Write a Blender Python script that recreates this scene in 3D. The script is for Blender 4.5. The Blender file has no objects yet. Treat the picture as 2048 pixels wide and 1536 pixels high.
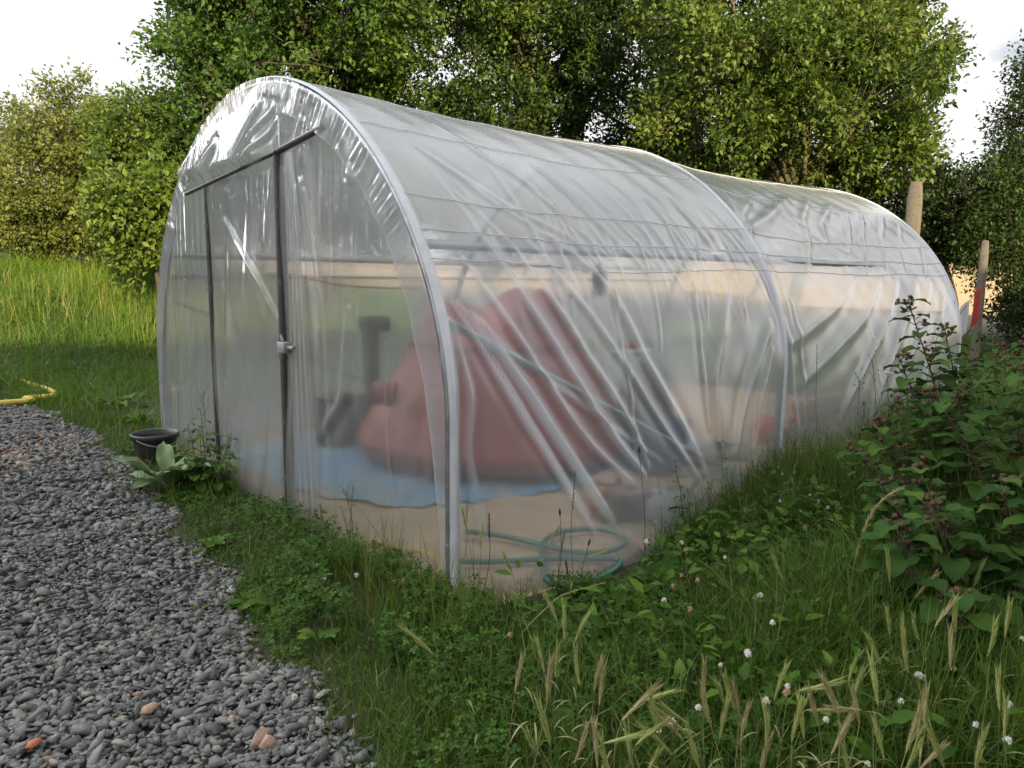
import bpy, math, random
import numpy as np
from math import radians as R, sin, cos, pi
random.seed(4); rng = np.random.default_rng(7)
S = bpy.context.scene
C = S.collection
# ------------------------------------------------------------------ camera
CAM = np.array([-1.7589, -3.9648, 1.2988]); YAW, PIT, ROL, FOC = .82337, -.14262, .0105, 1460.58
cd = bpy.data.cameras.new('camera'); cam = bpy.data.objects.new('camera', cd); C.objects.link(cam); S.camera = cam
cd.sensor_width = 36; cd.lens = FOC / 2048 * 36; cd.clip_start = .05; cd.clip_end = 3000
fw = np.array([cos(YAW)*cos(PIT), sin(YAW)*cos(PIT), sin(PIT)])
r0 = np.array([sin(YAW), -cos(YAW), 0]); u0 = np.cross(r0, fw)
RT = r0*cos(ROL) + u0*sin(ROL); UP = -r0*sin(ROL) + u0*cos(ROL)
from mathutils import Matrix
cam.matrix_world = Matrix(((RT[0], UP[0], -fw[0], CAM[0]), (RT[1], UP[1], -fw[1], CAM[1]), (RT[2], UP[2], -fw[2], CAM[2]), (0, 0, 0, 1)))
# ------------------------------------------------------------------ light
SUN_EL, SUN_DIR = R(14.0), np.array([-.34, -.94])        # horizontal direction towards the sun
SUN_DIR = SUN_DIR/np.linalg.norm(SUN_DIR)
sl = bpy.data.lights.new('sun', 'SUN'); sl.energy = 5.0; sl.angle = R(.6); sl.color = (1, .80, .47)
so = bpy.data.objects.new('sun', sl); C.objects.link(so)
from mathutils import Vector
tosun = Vector((SUN_DIR[0]*cos(SUN_EL), SUN_DIR[1]*cos(SUN_EL), sin(SUN_EL)))
so.rotation_euler = tosun.to_track_quat('Z', 'Y').to_euler(); so.location = (-10, -20, 20)
w = bpy.data.worlds.new('World'); S.world = w; w.use_nodes = True
nt = w.node_tree; N = nt.nodes; LK = nt.links; N.clear()
sky = N.new('ShaderNodeTexSky'); sky.sky_type = 'NISHITA'; sky.sun_disc = False
sky.sun_elevation = SUN_EL; sky.sun_rotation = math.atan2(SUN_DIR[0], SUN_DIR[1]); sky.dust_density = 1.5
bg = N.new('ShaderNodeBackground'); bg.inputs[1].default_value = .061
tc = N.new('ShaderNodeTexCoord'); mp = N.new('ShaderNodeMapping'); mp.inputs['Scale'].default_value = (1.6, 1.6, 4.2); mp.inputs['Location'].default_value = (.35, .1, .2)
nz = N.new('ShaderNodeTexNoise'); nz.inputs['Scale'].default_value = 1.5; nz.inputs['Detail'].default_value = 6; nz.inputs['Roughness'].default_value = .55
cr = N.new('ShaderNodeValToRGB'); cr.color_ramp.elements[0].position = .28; cr.color_ramp.elements[1].position = .42
cr.color_ramp.elements[0].color = (0, 0, 0, 1)
mx = N.new('ShaderNodeMixRGB'); mx.inputs[2].default_value = (11.0, 11.0, 11.2, 1)
LK.new(tc.outputs['Generated'], mp.inputs[0]); LK.new(mp.outputs[0], nz.inputs[0]); LK.new(nz.outputs[0], cr.inputs[0])
LK.new(cr.outputs[0], mx.inputs[0]); LK.new(sky.outputs[0], mx.inputs[1])
# sky brightened out of frame at left, added so the gable film reflects white
vd = N.new('ShaderNodeVectorMath'); vd.operation = 'DOT_PRODUCT'; vd.inputs[1].default_value = (-.48, .76, .44); LK.new(tc.outputs['Generated'], vd.inputs[0])
gm = N.new('ShaderNodeMapRange'); gm.interpolation_type = 'SMOOTHSTEP'; gm.inputs[1].default_value = .72; gm.inputs[2].default_value = .97; gm.inputs[3].default_value = .92; gm.inputs[4].default_value = 4.5; LK.new(vd.outputs['Value'], gm.inputs[0])
vs = N.new('ShaderNodeVectorMath'); vs.operation = 'SCALE'; LK.new(mx.outputs[0], vs.inputs[0]); LK.new(gm.outputs[0], vs.inputs['Scale']); LK.new(vs.outputs[0], bg.inputs[0])
wo = N.new('ShaderNodeOutputWorld'); LK.new(bg.outputs[0], wo.inputs[0])
S.view_settings.view_transform = 'Standard'; S.view_settings.look = 'None'; S.view_settings.exposure = 0.86; S.view_settings.gamma = 1
S.render.engine = 'CYCLES'; S.cycles.use_denoising = True
S.cycles.transparent_max_bounces = 32; S.cycles.max_bounces = 10; S.cycles.transmission_bounces = 8; S.cycles.diffuse_bounces = 4; S.cycles.glossy_bounces = 4
S.cycles.sample_clamp_indirect = 6; S.cycles.caustics_reflective = False; S.cycles.caustics_refractive = False

# ------------------------------------------------------------------ pixel -> place helpers (2048 px photo)
def ray(px, py): return fw + RT*(px-1024)/FOC - UP*(py-768)/FOC
def G(px, py, z=0.0): d = ray(px, py); return CAM + d*(z-CAM[2])/d[2]
def P(px, py, depth): return CAM + ray(px, py)*depth
def depth_of(p): return float((np.asarray(p)-CAM)@fw)
def PX(pts):
    d = np.asarray(pts, float)-CAM; z = np.maximum(d@fw, .05)
    return np.stack([1024+FOC*(d@RT)/z, 768-FOC*(d@UP)/z], -1)
def sstep(a, b, x): t = np.clip((np.asarray(x, float)-a)/(b-a), 0, 1); return t*t*(3-2*t)
def terrain(x, y):
    x = np.asarray(x, float); y = np.asarray(y, float)
    bank = 1.25*sstep(6.2, 15, y+.10*x)*(1-.45*sstep(4, 12, x))
    far = 2.6*sstep(22, 80, np.hypot(x, y)) + .3*sstep(9, 16, x)
    und = .05*np.sin(x*.9+1)*np.sin(y*.8)*sstep(5, 9, y)
    mound = .10*np.exp(-((x-2.2)**2/1.5+(y+2.7)**2/.5))
    return bank+far+und+mound

# ------------------------------------------------------------------ mesh helpers
class MB:
    def __init__(s): s.V = []; s.F = []; s.A = []; s.n = 0
    def add(s, V, F, a=0.0):
        V = np.asarray(V, float).reshape(-1, 3); F = np.asarray(F, int)
        if len(V) == 0: return
        s.V.append(V); s.F.append(F+s.n); s.n += len(V)
        s.A.append(np.broadcast_to(np.asarray(a, float).reshape(-1) if np.ndim(a) else np.array([a], float), (len(V),)))
    def build(s, name, mat, parent=None, smooth=True):
        me = bpy.data.meshes.new(name); V = np.concatenate(s.V)
        me.vertices.add(len(V)); me.vertices.foreach_set('co', V.ravel())
        loops = np.concatenate([f.ravel() for f in s.F]); tot = np.concatenate([np.full(len(f), f.shape[1]) for f in s.F])
        me.loops.add(len(loops)); me.loops.foreach_set('vertex_index', loops.astype(np.int32))
        me.polygons.add(len(tot)); st = np.r_[0, np.cumsum(tot)[:-1]]
        me.polygons.foreach_set('loop_start', st.astype(np.int32)); me.polygons.foreach_set('loop_total', tot.astype(np.int32))
        if smooth: me.polygons.foreach_set('use_smooth', np.ones(len(tot), bool))
        at = me.attributes.new('v', 'FLOAT', 'POINT'); at.data.foreach_set('value', np.concatenate(s.A).astype(np.float32))
        me.update(calc_edges=True); me.validate()
        if isinstance(mat, (list, tuple)):
            for m in mat: me.materials.append(m)
        else: me.materials.append(mat)
        o = bpy.data.objects.new(name, me); C.objects.link(o)
        if parent is not None: o.parent = parent; o.matrix_parent_inverse = Matrix.Translation(-Vector(parent.location))
        return o
def norm(a): a = np.asarray(a, float); return a/np.maximum(np.linalg.norm(a, axis=-1, keepdims=True), 1e-9)
def inst(mb, T, F, O, A, B, Cc, sx, sy, sz, a=0.0):
    "copies of template T (local x,y,z along A,B,Cc) at origins O"
    O = np.asarray(O, float); n = len(O); T = np.asarray(T, float); k = len(T)
    f = lambda s: np.broadcast_to(np.asarray(s, float), (n,))[:, None, None]
    V = O[:, None] + T[None, :, 0:1]*f(sx)*A[:, None] + T[None, :, 1:2]*f(sy)*B[:, None] + T[None, :, 2:3]*f(sz)*Cc[:, None]
    FF = (np.asarray(F)[None] + (np.arange(n)*k)[:, None, None]).reshape(-1, np.asarray(F).shape[1])
    av = np.repeat(np.broadcast_to(np.asarray(a, float), (n,)), k)
    mb.add(V.reshape(-1, 3), FF, av)
def frames(D, up=None, roll=None):
    D = norm(D); n = len(D)
    U = np.tile([0, 0, 1.], (n, 1)) if up is None else np.asarray(up, float)
    B = np.cross(U, D); bad = np.linalg.norm(B, axis=1) < 1e-3; B[bad] = [1, 0, 0]; B = norm(B); Cc = np.cross(D, B)
    if roll is not None:
        c, s_ = np.cos(roll)[:, None], np.sin(roll)[:, None]; B, Cc = B*c+Cc*s_, -B*s_+Cc*c
    return D, B, Cc
def tube(mb, pts, rad, n=8, a=0.0, cap=True):
    pts = np.asarray(pts, float); m = len(pts); rad = np.broadcast_to(np.asarray(rad, float), (m,))
    T = norm(np.gradient(pts, axis=0)); u = np.array([0, 0, 1.]) if abs(T[0][2]) < .9 else np.array([1., 0, 0])
    Bs = []; b = norm(np.cross(u, T[0]))
    for t in T:
        b = norm(b - t*(b@t)); Bs.append(b)
    Bs = np.array(Bs); Ns = np.cross(T, Bs); ang = np.arange(n)/n*2*pi
    V = pts[:, None] + (Bs[:, None]*np.cos(ang)[None, :, None] + Ns[:, None]*np.sin(ang)[None, :, None])*rad[:, None, None]
    i = np.arange(m-1)[:, None]*n; j = np.arange(n)[None]; k = (j+1) % n
    F = np.stack([i+j, i+k, i+n+k, i+n+j], -1).reshape(-1, 4)
    mb.add(V.reshape(-1, 3), F, a)
    if cap:
        for c0, ring in ((pts[0], V[0][::-1]), (pts[-1], V[-1])):
            mb.add(np.vstack([ring, c0]), [[q, (q+1) % n, n] for q in range(n)], a)
def lathe(mb, prof, c, n=32, axis=(0, 0, 1), a=0.0, wob=0):
    prof = np.asarray(prof, float); ax = norm(np.array(axis, float)); D, B, Cc = frames(ax[None]); B = B[0]; Cc = Cc[0]
    ang = np.arange(n)/n*2*pi; m = len(prof)
    V = np.asarray(c)+prof[:, 1][:, None, None]*ax + prof[:, 0][:, None, None]*(B*np.cos(ang)[:, None]+Cc*np.sin(ang)[:, None])[None]
    i = np.arange(m-1)[:, None]*n; j = np.arange(n)[None]; k = (j+1) % n
    mb.add(V.reshape(-1, 3), np.stack([i+j, i+k, i+n+k, i+n+j], -1).reshape(-1, 4), a)
def grid(mb, V, a=0.0, closed=False):
    V = np.asarray(V, float); m, n = V.shape[:2]
    i = np.arange(m-1)[:, None]*n; j = np.arange(n-1)[None]
    mb.add(V.reshape(-1, 3), np.stack([i+j, i+j+1, i+n+j+1, i+n+j], -1).reshape(-1, 4), a if np.ndim(a) == 0 else np.asarray(a).ravel())
def box(mb, c, size, rz=0, a=0.0, bev=.08, tilt=None, rngj=0):
    s = np.asarray(size, float)/2; b = min(s)*bev
    pts = []; 
    for sx in (-1, 1):
        for sy in (-1, 1):
            for sz in (-1, 1):
                for k in range(3):
                    q = np.array([sx, sy, sz])*s; q2 = q.copy()
                    for kk in range(3):
                        if kk != k: q2[kk] -= np.sign(q[kk])*b
                    pts.append(q2)
    import bmesh
    bm = bmesh.new()
    for q in pts: bm.verts.new(q)
    bmesh.ops.convex_hull(bm, input=bm.verts); bm.verts.ensure_lookup_table(); bm.verts.index_update()
    V = np.array([v.co[:] for v in bm.verts]); tri = [[v.index for v in f.verts] for f in bm.faces]; bm.free()
    M = np.array(Matrix.Rotation(rz, 3, 'Z') @ (Matrix.Rotation(tilt[0], 3, 'X') @ Matrix.Rotation(tilt[1], 3, 'Y') if tilt else Matrix.Identity(3)))
    V = V@M.T + np.asarray(c)
    t3 = [f for f in tri if len(f) == 3]; t4 = [f for f in tri if len(f) == 4]
    n0 = mb.n; mb.add(V, t3 if t3 else t4, a)
    if t3 and t4: mb.F.append(np.array(t4)+n0)
def tag(o, label=None, cat=None, group=None, kind=None):
    if label: o['label'] = label
    if cat: o['category'] = cat
    if group: o['group'] = group
    if kind: o['kind'] = kind
    return o
def thing(name, loc, label, cat, group=None):
    o = bpy.data.objects.new(name, None); C.objects.link(o); o.location = loc; o.empty_display_size = .1
    bpy.context.view_layer.update(); return tag(o, label, cat, group)
def noise3(p, f=1.0, seed=0):
    p = np.asarray(p, float)*f; r = np.random.default_rng(seed); out = 0
    for k in range(5):
        d = r.normal(size=3); ph = r.uniform(0, 6.28); out = out + np.sin(p@d*1.7**k+ph)/1.5**k
    return out/2.2

# ------------------------------------------------------------------ materials
def mat(name, base=(.5, .5, .5), rough=.6, metal=0, ramp=None, noise=None, bump=None, transl=0, spec=.5, coat=0):
    "ramp: colours along the per-item attribute v; noise: (scale, colour, amount); bump: (scale, strength)"
    m = bpy.data.materials.new(name); m.use_nodes = True; t = m.node_tree; n = t.nodes; l = t.links
    b = n['Principled BSDF']; b.inputs['Roughness'].default_value = rough; b.inputs['Metallic'].default_value = metal
    b.inputs['Specular IOR Level'].default_value = spec; b.inputs['Coat Weight'].default_value = coat
    col = None
    if ramp:
        at = n.new('ShaderNodeAttribute'); at.attribute_name = 'v'; cr = n.new('ShaderNodeValToRGB')
        e = cr.color_ramp.elements
        for i, (p_, c_) in enumerate(ramp):
            q = e[i] if i < 2 else e.new(p_)
            q.position = p_; q.color = (*c_, 1)
        l.new(at.outputs['Fac'], cr.inputs[0]); col = cr.outputs[0]
    if noise:
        g = n.new('ShaderNodeNewGeometry'); nz = n.new('ShaderNodeTexNoise'); nz.inputs['Scale'].default_value = noise[0]; nz.inputs['Detail'].default_value = 6; nz.inputs['Roughness'].default_value = .65
        l.new(g.outputs['Position'], nz.inputs[0])
        mr = n.new('ShaderNodeMapRange'); mr.inputs[1].default_value = .38; mr.inputs[2].default_value = .66; mr.inputs[4].default_value = noise[2]
        l.new(nz.outputs[0], mr.inputs[0]); mx = n.new('ShaderNodeMixRGB'); l.new(mr.outputs[0], mx.inputs[0])
        if col: l.new(col, mx.inputs[1])
        else: mx.inputs[1].default_value = (*base, 1)
        mx.inputs[2].default_value = (*noise[1], 1); col = mx.outputs[0]
    if col: l.new(col, b.inputs['Base Color'])
    else: b.inputs['Base Color'].default_value = (*base, 1)
    if bump:
        g = n.new('ShaderNodeNewGeometry'); nz = n.new('ShaderNodeTexNoise'); nz.inputs['Scale'].default_value = bump[0]; nz.inputs['Detail'].default_value = 5
        bp = n.new('ShaderNodeBump'); bp.inputs['Strength'].default_value = bump[1]; bp.inputs['Distance'].default_value = .02
        l.new(g.outputs['Position'], nz.inputs[0]); l.new(nz.outputs[0], bp.inputs['Height']); l.new(bp.outputs[0], b.inputs['Normal'])
    if transl:
        tr = n.new('ShaderNodeBsdfTranslucent'); ms = n.new('ShaderNodeMixShader'); ms.inputs[0].default_value = transl
        if col: l.new(col, tr.inputs[0])
        else: tr.inputs[0].default_value = (*base, 1)
        l.new(b.outputs[0], ms.inputs[1]); l.new(tr.outputs[0], ms.inputs[2]); l.new(ms.outputs[0], n['Material Output'].inputs[0])
    return m
def film_mat(name, milk=.2, blur=.5, rough=.14, tint=(.80, .82, .84), bumpy=.12):
    m = bpy.data.materials.new(name); m.use_nodes = True; t = m.node_tree; n = t.nodes; l = t.links; n.clear()
    out = n.new('ShaderNodeOutputMaterial')
    tr = n.new('ShaderNodeBsdfTransparent'); tr.inputs[0].default_value = (.95, .96, .96, 1)
    rf = n.new('ShaderNodeBsdfRefraction'); rf.inputs['IOR'].default_value = 1.02; rf.inputs['Roughness'].default_value = .6; rf.inputs[0].default_value = (.95, .96, .96, 1)
    m1 = n.new('ShaderNodeMixShader'); m1.inputs[0].default_value = blur; l.new(tr.outputs[0], m1.inputs[1]); l.new(rf.outputs[0], m1.inputs[2])
    df = n.new('ShaderNodeBsdfDiffuse'); df.inputs[0].default_value = (*tint, 1)
    tl = n.new('ShaderNodeBsdfTranslucent'); tl.inputs[0].default_value = (*tint, 1)
    m2 = n.new('ShaderNodeMixShader'); m2.inputs[0].default_value = .5; l.new(df.outputs[0], m2.inputs[1]); l.new(tl.outputs[0], m2.inputs[2])
    lw = n.new('ShaderNodeLayerWeight'); lw.inputs[0].default_value = .5
    def mth(op, a, b=None, clamp=False):
        q = n.new('ShaderNodeMath'); q.operation = op; q.use_clamp = clamp
        for i, v_ in enumerate((a, b)):
            if v_ is None: continue
            if isinstance(v_, (int, float)): q.inputs[i].default_value = v_
            else: l.new(v_, q.inputs[i])
        return q.outputs[0]
    fac = lw.outputs['Facing']
    at = n.new('ShaderNodeAttribute'); at.attribute_name = 'v'
    g = n.new('ShaderNodeNewGeometry'); mpg = n.new('ShaderNodeMapping'); mpg.inputs['Scale'].default_value = (1, 1, .35)
    nz = n.new('ShaderNodeTexNoise'); nz.inputs['Scale'].default_value = 2.5; nz.inputs['Detail'].default_value = 7; nz.inputs['Roughness'].default_value = .6
    l.new(g.outputs['Position'], mpg.inputs[0]); l.new(mpg.outputs[0], nz.inputs[0])
    mk = mth('ADD', mth('MULTIPLY', mth('POWER', fac, 2.0), .35), milk)
    mk = mth('ADD', mk, mth('MULTIPLY', mth('SUBTRACT', nz.outputs[0], .5), .22))
    mk = mth('ADD', mk, mth('MULTIPLY', at.outputs['Fac'], .75), clamp=True)
    sx = n.new('ShaderNodeSeparateXYZ'); l.new(g.outputs['Position'], sx.inputs[0])
    dm = n.new('ShaderNodeMapRange'); dm.inputs[1].default_value = .02; dm.inputs[2].default_value = .24; dm.inputs[3].default_value = 1; dm.inputs[4].default_value = 0; l.new(sx.outputs[2], dm.inputs[0])
    nd = n.new('ShaderNodeTexNoise'); nd.inputs['Scale'].default_value = 26; nd.inputs['Detail'].default_value = 8; nd.inputs['Roughness'].default_value = .75; l.new(g.outputs['Position'], nd.inputs[0])
    dirt = mth('MULTIPLY', mth('POWER', dm.outputs[0], 1.5), mth('MULTIPLY', mth('SUBTRACT', nd.outputs[0], .36), 3.2, True), True)
    sp_ = mth('MULTIPLY', mth('SUBTRACT', nd.outputs[0], .73), 6.0, True); dirt = mth('MAXIMUM', dirt, mth('MULTIPLY', sp_, .6))
    dc = n.new('ShaderNodeMixRGB'); dc.inputs[1].default_value = (*tint, 1); dc.inputs[2].default_value = (.20, .15, .09, 1); l.new(dirt, dc.inputs[0]); l.new(dc.outputs[0], df.inputs[0]); l.new(dc.outputs[0], tl.inputs[0])
    mk = mth('ADD', mk, mth('MULTIPLY', dirt, .55), clamp=True)
    m3 = n.new('ShaderNodeMixShader'); l.new(mk, m3.inputs[0]); l.new(m1.outputs[0], m3.inputs[1]); l.new(m2.outputs[0], m3.inputs[2])
    gl = n.new('ShaderNodeBsdfGlossy'); gl.inputs['Roughness'].default_value = rough; gl.inputs[0].default_value = (1, 1, 1, 1)
    gf = mth('ADD', mth('MULTIPLY', mth('POWER', fac, 3.3), .95), .07, clamp=True)
    n2 = n.new('ShaderNodeTexNoise'); n2.inputs['Scale'].default_value = 14; n2.inputs['Detail'].default_value = 4
    l.new(mpg.outputs[0], n2.inputs[0]); bp = n.new('ShaderNodeBump'); bp.inputs['Strength'].default_value = bumpy; bp.inputs['Distance'].default_value = .02
    l.new(n2.outputs[0], bp.inputs['Height']); l.new(bp.outputs[0], gl.inputs['Normal'])
    m4 = n.new('ShaderNodeMixShader'); l.new(gf, m4.inputs[0]); l.new(m3.outputs[0], m4.inputs[1]); l.new(gl.outputs[0], m4.inputs[2])
    l.new(m4.outputs[0], out.inputs[0]); return m
M = {}
M['film'] = film_mat('clear_film', .21, .45, .25, (.82, .88, .97))
M['end_film'] = film_mat('end_film', .14, .4, .06, (.72, .73, .72), .05)
M['band'] = film_mat('doubled_film', .24, .5, .10, (.88, .90, .93), .25)
M['tape'] = mat('white_tape', (.84, .87, .92), .3, transl=.2, noise=(12, (.62, .65, .69), .5))
M['seam'] = mat('seam_white', (.93, .94, .96), .9, transl=.5, spec=.1)
M['galv'] = mat('galvanised_steel', (.42, .44, .46), .38, .85, noise=(9, (.22, .23, .25), .7), bump=(60, .08))
M['dark_steel'] = mat('dark_steel', (.09, .09, .09), .5, .5, noise=(14, (.16, .14, .12), .6))
M['clip'] = mat('grey_plastic', (.28, .285, .29), .5)
M['dark_clip'] = mat('dark_clip', (.14, .14, .14), .5)
M['red_bag'] = mat('red_membrane', (.33, .045, .030), .5, noise=(3, (.22, .035, .03), .8), bump=(4, .5))
M['black'] = mat('black_plastic', (.015, .015, .017), .45, noise=(12, (.09, .08, .07), .35))
M['pvc'] = mat('white_pvc', (.85, .84, .78), .35)
M['blue_tarp'] = mat('blue_tarp', (.08, .34, .58), .45, noise=(5, (.42, .36, .27), .75), bump=(9, .5))
M['sand'] = mat('sandy_floor', (.56, .41, .25), .9, noise=(7, (.30, .22, .14), .75), bump=(18, .9))
M['blue'] = mat('blue_plastic', (.03, .09, .22), .4)
M['olive'] = mat('olive_cloth', (.09, .095, .07), .9, bump=(20, .5))
M['red'] = mat('red_plastic', (.75, .06, .045), .4)
M['red_cloth'] = mat('red_cloth', (.55, .09, .07), .9, transl=.3)
M['white_cloth'] = mat('white_cloth', (.75, .73, .76), .9, transl=.3)
M['wood'] = mat('old_wood', ramp=[(0, (.16, .12, .08)), (1, (.42, .31, .20))], rough=.85, noise=(20, (.12, .09, .07), .6), bump=(40, .4))
M['brick'] = mat('brick', (.33, .11, .07), .9, noise=(22, (.18, .10, .08), .7), bump=(40, .4))
M['post'] = mat('weathered_post', (.17, .145, .115), .9, noise=(9, (.12, .105, .08), .8), bump=(30, .6))
M['concrete'] = mat('concrete', (.34, .33, .31), .9, noise=(4, (.22, .21, .20), .7), bump=(30, .3))
M['green_hose'] = mat('green_hose', (.035, .16, .11), .4)
M['yellow_hose'] = mat('yellow_hose', (.62, .46, .06), .4)
M['ochre_hose'] = mat('ochre_hose', (.66, .38, .06), .4)
M['rail'] = mat('rail', (.10, .11, .12), .5)
M['red_rope'] = mat('red_rope', (.55, .06, .04), .8)
M['bark'] = mat('bark', (.10, .078, .058), .9, noise=(10, (.04, .034, .028), .8), bump=(30, .6))
M['bark_moss'] = mat('mossy_bark', (.13, .12, .05), .9, noise=(8, (.06, .05, .03), .7), bump=(30, .6))
leaf = lambda n_, a, b, c, tr=.35, r=.5, sp=.4: mat(n_, ramp=[(0, a), (.55, b), (1, c)], rough=r, transl=tr, spec=sp)
M['leaf_tree'] = leaf('tree_leaf', (.030, .075, .012), (.080, .155, .022), (.17, .24, .04))
M['leaf_tree2'] = leaf('tree_leaf_pale', (.050, .10, .018), (.115, .185, .028), (.22, .27, .05))
M['leaf_mid_shade'] = leaf('tree_leaf_shaded', (.018, .05, .010), (.05, .10, .018), (.13, .19, .03), .25)  # leaf colours darkened to stand in for shade inside the middle crown
M['leaf_shrub'] = leaf('shrub_leaf', (.08, .12, .022), (.16, .195, .04), (.26, .25, .08))
M['leaf_bright'] = leaf('bright_leaf', (.07, .13, .02), (.14, .21, .03), (.22, .28, .05))
M['leaf_dark'] = leaf('dark_leaf', (.018, .040, .010), (.04, .08, .018), (.08, .12, .022))
M['grass'] = mat('grass_blade', ramp=[(0, (.030, .075, .010)), (.55, (.085, .16, .018)), (.88, (.18, .23, .035)), (1, (.34, .27, .12))], rough=.5, transl=.35)
M['bank_grass'] = mat('bank_grass', ramp=[(0, (.065, .14, .015)), (.6, (.15, .26, .025)), (.88, (.24, .32, .04)), (1, (.38, .29, .14))], rough=.55, transl=.35)
M['weed'] = leaf('weed_leaf', (.030, .080, .010), (.070, .155, .016), (.15, .25, .03), .3, .6, .2)
M['clover'] = leaf('clover_leaf', (.025, .070, .010), (.055, .125, .018), (.13, .20, .03), .3, .65, .15)
M['burdock'] = leaf('burdock_leaf', (.025, .065, .014), (.045, .105, .018), (.12, .20, .03), .3, .65, .15)
M['mullein'] = leaf('mullein_leaf', (.14, .22, .10), (.20, .28, .13), (.27, .36, .15), .2, .7)
M['stem'] = mat('stem', ramp=[(0, (.07, .12, .03)), (1, (.30, .24, .12))], rough=.6)
M['stem_dark'] = mat('stem_dark', (.075, .06, .035), .7)
M['burr'] = mat('burr', ramp=[(0, (.06, .034, .018)), (1, (.15, .080, .045))], rough=.8)
M['seedhead'] = mat('seedhead', (.045, .035, .022), .8)
M['straw'] = mat('barley', ramp=[(0, (.17, .23, .055)), (.5, (.28, .28, .10)), (1, (.48, .34, .17))], rough=.6, transl=.3)
M['flower'] = mat('white_petal', (.72, .69, .64), .7, transl=.3)
M['flower_dry'] = mat('dry_petal', (.40, .25, .15), .8)
M['stone'] = mat('slate_chip', ramp=[(0, (.080, .084, .080)), (.45, (.155, .156, .148)), (.88, (.29, .27, .245)), (.94, (.34, .27, .20)), (1, (.48, .21, .09))], rough=.75, noise=(35, (.08, .085, .09), .45), bump=(90, .25))

# ------------------------------------------------------------------ setting: ground
def ground_mat():
    m = bpy.data.materials.new('ground'); m.use_nodes = True; t = m.node_tree; n = t.nodes; l = t.links; b = n['Principled BSDF']; b.inputs['Roughness'].default_value = .95
    at = n.new('ShaderNodeAttribute'); at.attribute_name = 'v'; cr = n.new('ShaderNodeValToRGB'); e = cr.color_ramp.elements
    for i, (p_, c_) in enumerate([(0, (.085, .085, .08)), (.30, (.085, .085, .08)), (.36, (.045, .040, .02)), (.66, (.055, .07, .022)), (.75, (.55, .38, .18)), (1, (.60, .42, .21))]):
        q = e[i] if i < 2 else e.new(p_); q.position = p_; q.color = (*c_, 1)
    g = n.new('ShaderNodeNewGeometry'); nz = n.new('ShaderNodeTexNoise'); nz.inputs['Scale'].default_value = 6; nz.inputs['Detail'].default_value = 8
    l.new(g.outputs['Position'], nz.inputs[0]); l.new(at.outputs['Fac'], cr.inputs[0])
    mx = n.new('ShaderNodeMixRGB'); mx.blend_type = 'MULTIPLY'; mx.inputs[0].default_value = .5; l.new(cr.outputs[0], mx.inputs[1]); l.new(nz.outputs[1], mx.inputs[2])
    l.new(mx.outputs[0], b.inputs['Base Color'])
    bp = n.new('ShaderNodeBump'); bp.inputs['Strength'].default_value = .6; bp.inputs['Distance'].default_value = .03; l.new(nz.outputs[0], bp.inputs['Height']); l.new(bp.outputs[0], b.inputs['Normal'])
    return m
EDGE = np.array([(-6, -1.3), (-3.2, -1.0), (-2.4, -.86), (-2, -.80), (-1.3, -.71), (-.7, -.62), (-.1, -.55), (.5, -.50), (1.4, -.36), (3, -.33), (4.6, -.42), (5.4, -.9), (6, -2.2), (6.6, -8)])
def edge_x(y): return np.interp(y, EDGE[:, 0], EDGE[:, 1]) + .05*np.sin(np.asarray(y)*5.3) + .035*np.sin(np.asarray(y)*13.1+1)
def is_gravel(x, y): return (x < edge_x(y)) & (y < 5.9)
def axis_samples(lim, near, d, far):
    a = list(np.arange(near[0], near[1], d)); q = near[1]; st = d
    while q < lim: a.append(q); st *= 1.25; q += st
    a.append(lim); q = near[0]; st = d
    while q > -lim: st *= 1.25; q -= st; a.insert(0, max(q, -lim))
    return np.array(a)
gx = axis_samples(900, (-6, 10), .12, 0); gy = axis_samples(900, (-7, 18), .12, 0)
X, Y = np.meshgrid(gx, gy, indexing='ij'); Z = terrain(X, Y)
field = sstep(9.0, 10.5, X*.92+Y*.25)*sstep(25.0, 28, X+Y*.55)
av = np.where(is_gravel(X, Y), .15, .5); av = np.where(field > .5, .9, av)
Z = Z - .012*(is_gravel(X, Y)) 
inside = (X > -.02) & (X < 6.25) & (np.abs(Y) < 1.9)
Z = np.where(inside, Z-.03, Z)
mb = MB(); grid(mb, np.stack([X, Y, Z], -1), av); tag(mb.build('ground', ground_mat()), kind='structure')
# sandy floor under the tunnel, spilling out under the film
mb = MB(); th = np.linspace(0, 1, 60)
fx = np.linspace(-.03, 6.3, 90); fyv = np.linspace(0, 1, 50)
def right_edge(x): return -1.74 - .30*np.exp(-((x-.85)/.75)**2) - .05*np.sin(x*4)
XX = np.broadcast_to(fx[:, None], (90, 50)); YY = right_edge(fx)[:, None]*(1-fyv)[None] + 1.72*fyv[None]
edge_drop = .035*(1-sstep(0, .05, fyv))[None]
ZZ = .010 + .008*np.sin(XX*3+YY*2)*np.sin(YY*4) - edge_drop - .03*(1-sstep(-.03, .04, XX))
grid(mb, np.stack([XX, YY, ZZ], -1)); tag(mb.build('sand_floor', M['sand']), kind='structure')

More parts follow.
